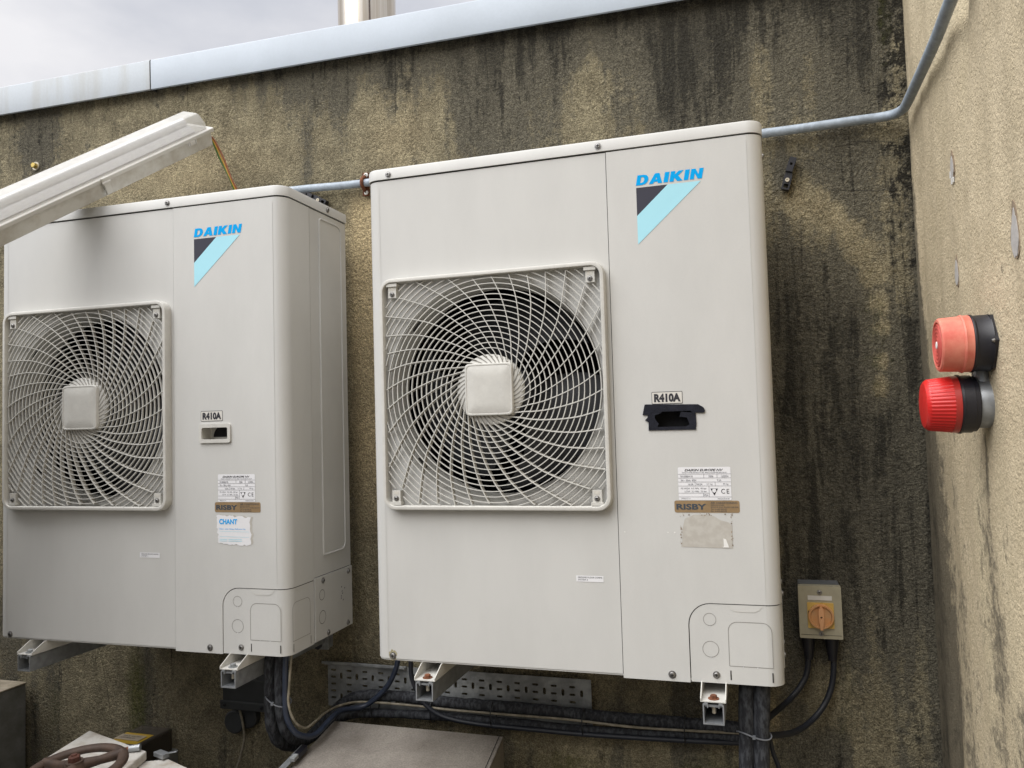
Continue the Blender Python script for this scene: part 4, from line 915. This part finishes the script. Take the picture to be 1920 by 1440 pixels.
run('power_cable', [(1562, 1195, .365), (1563, 1255, .365), (1557, 1295, .36), (1540, 1330, .345), (1515, 1357, .31), (1488, 1373, .24), (1460, 1378, .15), (1430, 1379, .085)], .0068, RUBBER, 'black cable from the right gland of the isolator sweeping down to the cable tie', 'cable', CG)
run('power_cable', [(1432, 1352, .13), (1443, 1385, .13), (1450, 1412, .13), (1462, 1445, .13), (1475, 1500, .13)], .0050, RUBBER, 'short black cable slanting down behind the vertical pipes', 'cable', CG)
run('signal_cable', [(445, 1300, .36), (448, 1325, .362), (455, 1355, .365), (458, 1385, .365), (452, 1415, .365), (444, 1442, .36), (436, 1480, .36)], .0036, WHITECAB, 'thin beige cable hanging from the dark junction box under the left unit', 'cable', CG)

def tie(px, py, y, rx, rz, label, m=BLACKTIE, th=.0016, tail=None, ry=None, tilt=0.):
    p = PY(px, py, y); o = empty('cable_tie', p, (0, tilt, 0)); tag(o, label, 'cable tie', 'cable ties round the pipes')
    ry = ry or rx
    mb = MB(); pts = []
    for k in range(25):
        a = 2 * math.pi * k / 24
        pts.append(Vector((0, ry * math.cos(a), rz * math.sin(a))) if rx == 0 else Vector((rx * math.cos(a), ry * math.sin(a), .004 * math.sin(a * 2))))
    mb.tube(pts, th, m, 8, caps=False); mb.build('strap', o, 60)
    mb = MB(); q = pts[20] if rx == 0 else pts[18] ; mb.obox(q, (Vector((1, 0, 0)), Vector((0, 1, 0)), Vector((0, 0, 1))), (.003, .003, .0035), m); mb.build('buckle', o)
for px, py, lab in ((703, 1322, 'black tie round the bundle where the blue-black cable leaves it'), (813, 1330, 'black tie round the wall bundle beside the bracket in front of the tray'), (925, 1340, 'black tie round the wall bundle left of the middle of the tray'), (1095, 1355, 'black tie round the wall bundle near the right end of the tray'), (1285, 1368, 'black tie round the wall bundle just left of the rightmost bracket')):
    tie(px, py, .345, 0, .033, lab, ry=.026)
tie(522, 1313, .058, .033, 0, 'pale grey tie round the four lines dropping from the left unit', GREYTIE, .0017, ry=.026, tilt=R(12))
tie(1414, 1376, .055, .0345, 0, 'grey tie binding the two thick vertical pipes', GREYTIE, .0017, ry=.0195, tilt=R(4))

# ------------------------------------------------------------------ isolator switch
py_ = .328; a = PY(1497, 1098, py_); iso = empty('isolator_switch', (.990, WY, .073)); tag(iso, 'olive grey isolator switch with a faded orange rotary knob on the wall', 'switch')
w, h = .0475, .0610; D_ = py_ - WY
mb = MB(); mb.slab(rrect(-w + .001, -h + .002, w - .001, h + .001, .004), ISOB, lambda a, b, d=0: Vector((a, D_ + .022 + d, b)), .048); mb.build('back_box', iso)
mb = MB(); mb.slab(rrect(-w, -h, w, h, .003), ISO, lambda a, b, d=0: Vector((a, D_ + d, b)), .021); mb.box((-w + .003, D_ + .0005, -h + .008), (w - .003, D_ - .0008, -h + .0088), GAP); mb.build('cover', iso, bevel=.0018)
mb = MB(); mb.slab(rrect(-.029, -.030, .029, .029, .002), YEL, lambda a, b, d=0: Vector((a + .0005, D_ - .004 + d, b - .006)), .004)
for s_ in (-1, 1): mb.box((s_ * .025 - .002, D_ - .0046, -.004), (s_ * .025 + .002, D_ - .0040, .004), INK)
mb.build('yellow_plate', iso, bevel=.0008)
mb = MB(); c = (.001, D_ - .004, -.008); mb.lathe([(0, .0285), (.007, .0285), (.008, .0275), (.008, .0240), (.003, .0225), (.003, .001)], c, (0, -1, 0), ORANGE, 40)
kn = mb.build('rotary_knob', iso, 40)
mb = MB(); mb.slab([(-.003, -.029), (.003, -.029), (.0052, -.008), (.0058, .004), (.0052, .018), (.002, .024), (-.002, .024), (-.0052, .018), (-.0058, .004), (-.0052, -.008)], ORANGE2, lambda a, b, d=0: Vector((a + .001, D_ - .019 + d, b - .008)), .016, [circ(0, 0, .0024, 10)]); mb.add([(.001 + a, D_ - .010, -.008 + b) for a, b in ((-.003, -.003), (.003, -.003), (.003, .003), (-.003, .003))], [(0, 1, 2, 3)], GAP); mb.build('lever', kn, bevel=.0012)
mb = MB(); mb.poly(rrect(-.0265, .0285, .0265, .0390, .0005), LIGHTLIP, lambda a, b: Vector((a, D_ - .0010, b))); mb.build('name_strip', iso)
for z in (.047, -.049): screw('screw', (0, D_ - .0005, z), (0, -1, 0), iso, r=.0042)
for gx in (-.0285, .0245):
    mb = MB(); mb.lathe([(0, .0170), (.012, .0165), (.026, .0150), (.050, .0112), (.062, .0098), (.064, .006)], (gx, -.036, -h + .004), (0, 0, -1), BLACKPL, 24); mb.build('cable_gland', iso)

# ------------------------------------------------------------------ sounder and beacon on the side wall
c = PX(1866, 642, SX); sn = empty('alarm_sounder', (SX, c.y, c.z)); tag(sn, 'faded pinkish red round alarm sounder on a black base, the upper of the two alarms', 'alarm')
X_ = (-1, 0, 0); r0 = .0465
mb = MB(); mb.slab([(.050 * math.cos(R(a)), .050 * math.sin(R(a))) for a in (0, 60, 120, 180, 240, 300)], BLACKPL, lambda a, b, d=0: Vector((-.012 + d, a, b)), .014); mb.lathe([(.010, .047), (.012, .046), (.034, .0455), (.0345, .0475), (.0385, .0475), (.0390, .044)], (0, 0, 0), X_, BLACKPL, 48); mb.build('base', sn, 30, bevel=.001)
for q_ in ((-.0125, -.0475, .0), (-.0125, .0475, .0)): screw('screw', q_, (-1, 0, 0), sn, r=.0028)
mb = MB(); mb.lathe([(.039, r0), (.048, r0), (.0500, r0 + .0012), (.0525, r0 + .0002), (.0530, r0 - .001), (.082, r0 - .0025), (.0845, r0 - .0045), (.0850, r0 - .0085), (.0770, r0 - .0105), (.0770, .033)], (0, 0, 0), X_, REDPINK, 56)
hd = mb.build('sounder_head', sn, 35)
mb = MB(); pr = [(.0770, .0355), (.0845, .0345)]
for k in range(9): rr = .0325 - k * .0030; pr += [(.0855 - .0008 * (k % 2), rr + .0010), (.0848 + .0006 * (k % 2), rr)]
mb.lathe(pr + [(.0855, .002)], (0, 0, 0), X_, REDCORE, 48); mb.lathe([(.0853, .0062), (.0862, .0055)], (0, 0, 0), X_, CHIP, 20); mb.build('sounder_disc', hd, 20)
c = PX(1862, 756, SX); bc = empty('beacon_light', (SX, c.y, c.z)); tag(bc, 'bright red ribbed beacon light on a round galvanised box, below the faded sounder', 'beacon')
mb = MB(); mb.lathe([(0, .0405), (.022, .0405), (.026, .0395), (.026, .02)], (0, 0, 0), X_, ZINC, 40)
mb.tube([(-.014, -.004, .030), (-.014, -.002, .062), (-.014, 0, .072)], .0155, ZINC, 20); mb.tube([(-.014, 0, .063), (-.014, 0, .070)], .0185, RUST, 20); mb.build('conduit_box', bc, 40)
mb = MB(); mb.lathe([(.026, .044), (.028, .0462), (.034, .0465), (.0345, .0480), (.050, .0480), (.0505, .0495), (.054, .0492), (.0545, .045)], (0, 0, 0), X_, BLACKPL, 48); mb.build('base', bc, 30)
mb = MB(); mb.lathe([(.0545, .0478), (.064, .0474), (.0640, .0463)], (0, 0, 0), X_, mat('dark_red_collar', (.40, .03, .025), .3), 48)
mb.lathe([(.064, .0462), (.0985, .0425), (.1010, .0415), (.1045, .0375), (.1060, .030), (.1070, .010)], (0, 0, 0), X_, REDLENS, 180, wob=lambda k, h: 1 + (.018 if (k % 4) < 2 and h < .1 else 0))
mb.build('lens', bc, 25)

# ------------------------------------------------------------------ junction boxes under the left unit
jb = empty('junction_box', (PY(460, 1320, WY).x, WY, PY(460, 1320, WY).z)); tag(jb, 'dark grey rectangular junction box on the wall under the left unit', 'junction box')
o = jb.location; a = PY(417, 1290, .33) - o; b_ = PY(500, 1333, .33) - o
mb = MB(); mb.box((a.x, -.070, b_.z), (b_.x, -.001, a.z + .03), JBOX); mb.box((a.x - .004, -.078, b_.z - .003), (b_.x + .002, -.070, b_.z + .022), JBOX); mb.build('box_body', jb, bevel=.003)
for s_ in (a.x + .012, b_.x - .012): screw('screw', (s_, -.078, b_.z + .010), (0, -1, 0), jb, r=.004, m=BLACKPL)
rb = empty('round_junction_box', PY(455, 1345, WY)); tag(rb, 'pair of round dark junction box lids just below the rectangular junction box', 'junction box')
mb = MB(); mb.lathe([(0, .034), (.030, .034), (.034, .030), (.034, .002)], (-.008, 0, -.004), (0, -1, 0), JBOX, 32); mb.build('box_body', rb, 30)
mb = MB(); mb.lathe([(0, .033), (.020, .033), (.023, .028), (.023, .002)], (.030, 0, .010), (0, -1, 0), JBOX, 32); mb.build('side_lid', rb, 30)

# ------------------------------------------------------------------ plant at the foot of the picture
g = empty('equipment_cabinet', (-1.78, .12, -.95)); tag(g, 'grey steel cabinet with dirty top at the far left against the wall', 'cabinet')
mb = MB(); mb.box((-.3, -.28, 0), (.30, .26, .672), GREYBOX); mb.build('cabinet_body', g, bevel=.004)
mb = MB(); mb.box((-.304, -.284, .6725), (.303, .262, .678), GREYTOP); mb.build('cabinet_top', g, bevel=.002)

hd_ = empty('duct_hood', (0, 0, -.95)); tag(hd_, 'blotchy galvanised duct hood with sloping top in front of the wall, bottom centre', 'duct hood')
HB = Vector((0, 0, .95)); s_ = .17
def hz_(y): return -.252 + s_ * (y - .25)
bl, br = (-.257, .252), (.222, .252); fl_, fr_ = (-.257, -.55), (.275, -.55)
def q3(p, dz=0): return Vector((p[0], p[1], hz_(p[1]) + dz)) + HB
mb = MB(); lo = -.90
V = [q3(bl), q3(br), q3(fr_), q3(fl_)]; W_ = [Vector((v.x, v.y, .30)) for v in V]
mb.add([v - Vector((0, 0, .006)) for v in V] + W_, [(0, 4, 5, 1), (1, 5, 6, 2), (2, 6, 7, 3), (3, 7, 4, 0), (4, 7, 6, 5)], HOODM); mb.build('hood_body', hd_)
mb = MB(); t_ = .006; V2 = [v + Vector((0, 0, -t_)) for v in V]
mb.add(V + V2, [(3, 2, 1, 0), (0, 1, 5, 4), (1, 2, 6, 5), (2, 3, 7, 6), (3, 0, 4, 7), (4, 5, 6, 7)], HOODM); mb.build('hood_top', hd_, bevel=.001)
mb = MB(); a, b = q3(br), q3(fr_); d_ = (b - a).normalized()
mb.obox((a + b) / 2 + Vector((-.010, 0, .001)), (d_, Vector((1, 0, 0)), Vector((0, 0, 1))), ((b - a).length / 2, .0006, .0006), GAP); mb.build('fold_line', hd_)
lc = PX(548, 1424, -.262) + HB; cl = MB(); d_ = (q3(fl_) - q3(bl)).normalized(); ax = (d_, Vector((1, 0, 0)), Vector((0, 0, 1)))
cl.obox(lc + Vector((.000, 0, .004)), ax, (.055, .009, .0015), ZINC); cl.obox(lc + Vector((.010, .02, .010)), ax, (.022, .008, .007), BLACKPL); cl.obox(lc + Vector((.013, -.012, .010)), ax, (.010, .007, .005), ZINC_DARK)
cl.build('toggle_latch', hd_, bevel=.0015)

# white metal housing with the handwheel
zP = -.25
Pz = lambda px, py: PZ(px, py, zP)
hs = empty('duct_housing', (-.75, -.15, -.95)); tag(hs, 'white painted steel housing under the rusty handwheel, bottom left', 'duct housing')
ho = Vector((-.75, -.15, -.95))
A, B_, C_ = Pz(168, 1369), Pz(275, 1408), Pz(55, 1440)
D2 = B_ + (C_ - A) * 1.0; C2 = A + (C_ - A) * 1.9; D2 = B_ + (C_ - A) * 1.9 + (B_ - A) * .15
def prism(mb, pts, z0, z1, m, o=ho):
    n = len(pts); vs = [Vector((p.x, p.y, z0)) - o for p in pts] + [Vector((p.x, p.y, z1)) - o for p in pts]
    ar = sum(pts[i].x * pts[(i + 1) % n].y - pts[(i + 1) % n].x * pts[i].y for i in range(n))
    fs = [tuple(reversed(range(n))), tuple(range(n, 2 * n))] + [(i, (i + 1) % n, n + (i + 1) % n, n + i) for i in range(n)]
    if ar < 0: fs = [tuple(reversed(f)) for f in fs]
    mb.add(vs, fs, m)
mb = MB(); prism(mb, [A, B_, D2, C2], zP - .022, zP, WHITEMET); mb.build('top_plate', hs, bevel=.003)
sh = (B_ - A).normalized() * .004; mb = MB(); ins = [A * .97 + D2 * .03, B_ * .97 + C2 * .03, D2 * .97 + A * .03, C2 * .97 + B_ * .03]; prism(mb, ins, -.90, zP - .0225, GREYBOX); mb.build('housing_body', hs)
mb = MB(); mb.box(Vector((-2.6, -1.9, -.94)) - ho, Vector((-1.02, -.42, 1.0)) - ho, GREYBOX);  # tall unseen box added to shade the left unit, not real housing
for z_ in (-.30, .35, .96): mb.box(Vector((-2.605, -1.905, z_)) - ho, Vector((-1.015, -.415, z_ + .03)) - ho, ZINC_DARK)
for y_ in (-1.5, -1.0, -.5): mb.box(Vector((-1.02, y_, -.93)) - ho, Vector((-1.012, y_ + .02, .99)) - ho, ZINC_DARK)
mb.build('added_shade_box', hs, bevel=.004)
mb = MB(); E1 = PZ(232, 1441, zP - .020); F1 = PZ(272, 1424, zP - .020); G1 = PZ(316, 1420, zP - .020); H1 = PZ(366, 1443, zP - .020)
dn = (H1 - G1); mb_p = [F1, G1, H1 + dn * 2.5, E1 + dn * 3.2 + (E1 - F1) * .5, E1 + (E1 - F1) * 2]
prism(mb, [p + Vector((0, 0, 0)) for p in mb_p], zP - .045, zP - .024, WHITEMET); mb.build('lower_plate', hs, bevel=.002)
mb = MB(); c = PZ(303, 1419, zP - .02) - ho; mb.obox(c + Vector((0, 0, .006)), (Vector((.95, -.3, 0)), Vector((.3, .95, 0)), Vector((0, 0, 1))), (.020, .010, .0055), ZINC); mb.obox(c + Vector((.024, .004, .011)), (Vector((.95, .2, .2)), Vector((-.2, .95, 0)), Vector((-.2, 0, .95))), (.018, .005, .001), ZINC); mb.build('toggle_latch', hs, bevel=.001)
mb = MB(); c = PZ(251, 1409, zP) - ho; mb.tube([c + Vector((-.022, -.014, .006)), c + Vector((-.006, -.006, .008))], .006, RUST, 10); mb.tube([c + Vector((-.008, -.006, .008)), c + Vector((.016, .004, .010))], .0085, ZINC, 12); mb.build('handle', hs, 40)

wc = PZ(141, 1441, -.190); hw = empty('handwheel', wc, (R(4), R(-3), R(20))); tag(hw, 'rusty brown valve handwheel with three open spokes on the white housing', 'handwheel')
mb = MB(); RW = .095; rm = .0125; nn = 64; vs = []; n2 = 14
for k in range(nn):
    a = 2 * math.pi * k / nn
    for j in range(n2):
        q = 2 * math.pi * j / n2; rr = RW + rm * .95 * math.cos(q); vs.append((rr * math.cos(a), rr * math.sin(a), rm * .72 * math.sin(q)))
mb.add(vs, [(k * n2 + j, ((k + 1) % nn) * n2 + j, ((k + 1) % nn) * n2 + (j + 1) % n2, k * n2 + (j + 1) % n2) for k in range(nn) for j in range(n2)], RUSTBROWN); mb.build('rim', hw, 60)
for k in range(3):
    a = R(120 * k + 35); mb = MB(); d = Vector((math.cos(a), math.sin(a), 0)); mb.tube([d * .012 + Vector((0, 0, .004)), d * .05 + Vector((0, 0, .001)), d * (RW)], .010, RUSTBROWN, 12, rf=lambda i, p: (.0135, .0095, .0125)[i]); mb.build('spoke', hw, 60)
mb = MB(); mb.lathe([(-.02, .020), (.010, .020), (.014, .017), (.014, .006)], (0, 0, 0), (0, 0, 1), RUSTBROWN, 24); mb.build('hub', hw, 40)
mb = MB(); mb.lathe([(.014, .0185), (.017, .0180)], (0, 0, 0), (0, 0, 1), RUSTBROWN, 24); mb.lathe([(.017, .0130), (.027, .0128), (.029, .010)], (0, 0, 0), (0, 0, 1), RUSTRED, 6); mb.lathe([(.029, .0065), (.032, .006)], (0, 0, 0), (0, 0, 1), RUSTRED, 12); mb.build('nut', hw, 30)
mb = MB(); mb.lathe([(-.075, .011), (-.02, .011)], (0, 0, 0), (0, 0, 1), RUSTBROWN, 16); mb.build('stem', hw, 40)

# smoked box with the yellow sticker
sb = empty('smoked_enclosure', (-.95, WY, -.47)); tag(sb, 'smoked plastic enclosure with a yellow sticker on the wall behind the handwheel', 'enclosure')
so_ = Vector((-.95, WY, -.47)); x0, x1, yb, yf, zt, zb = -1.012, -.895, WY - .02, .225, -.371, -.440
mb = MB(); mb.box(Vector((x0, yf, zb)) - so_, Vector((x1, yb, zt)) - so_, SMOKED); mb.build('smoked_lid', sb, bevel=.006)
mb = MB(); mb.box(Vector((x0 + .012, yf + .03, zb + .004)) - so_, Vector((x1 - .010, yb, zt - .012)) - so_, BLACKPL); mb.build('inner_panel', sb, bevel=.002)
mb = MB(); mb.box(Vector((x0 - .002, .30, zb - .25)) - so_, Vector((x1 + .004, WY - .001, zb - .001)) - so_, GREYBOX); mb.build('back_box', sb, bevel=.003)
lab = lambda m_, xa, xb, ya, yb2, z, name, t2=None: None
mb = MB(); mb.box(Vector((x0 + .004, .243, zt)) - so_, Vector((x1 - .014, .315, zt + .0006)) - so_, SMOKE_Y); mb.build('yellow_sticker', sb)
mb = MB(); mb.box(Vector((x0 + .006, .262, zt + .0012)) - so_, Vector((x1 - .024, .298, zt + .003)) - so_, BEIGELAB)
for k, s_ in enumerate(('TRACE HEATING', 'CONTROLLER')): mb.text(s_, INK, lambda a, b: Vector((a, b, zt + .0034)) - so_, (x0 + .014, .284 - k * .013, x1 - .034 - k * .012, .291 - k * .013), bold=.01)
mb.build('name_label', sb)
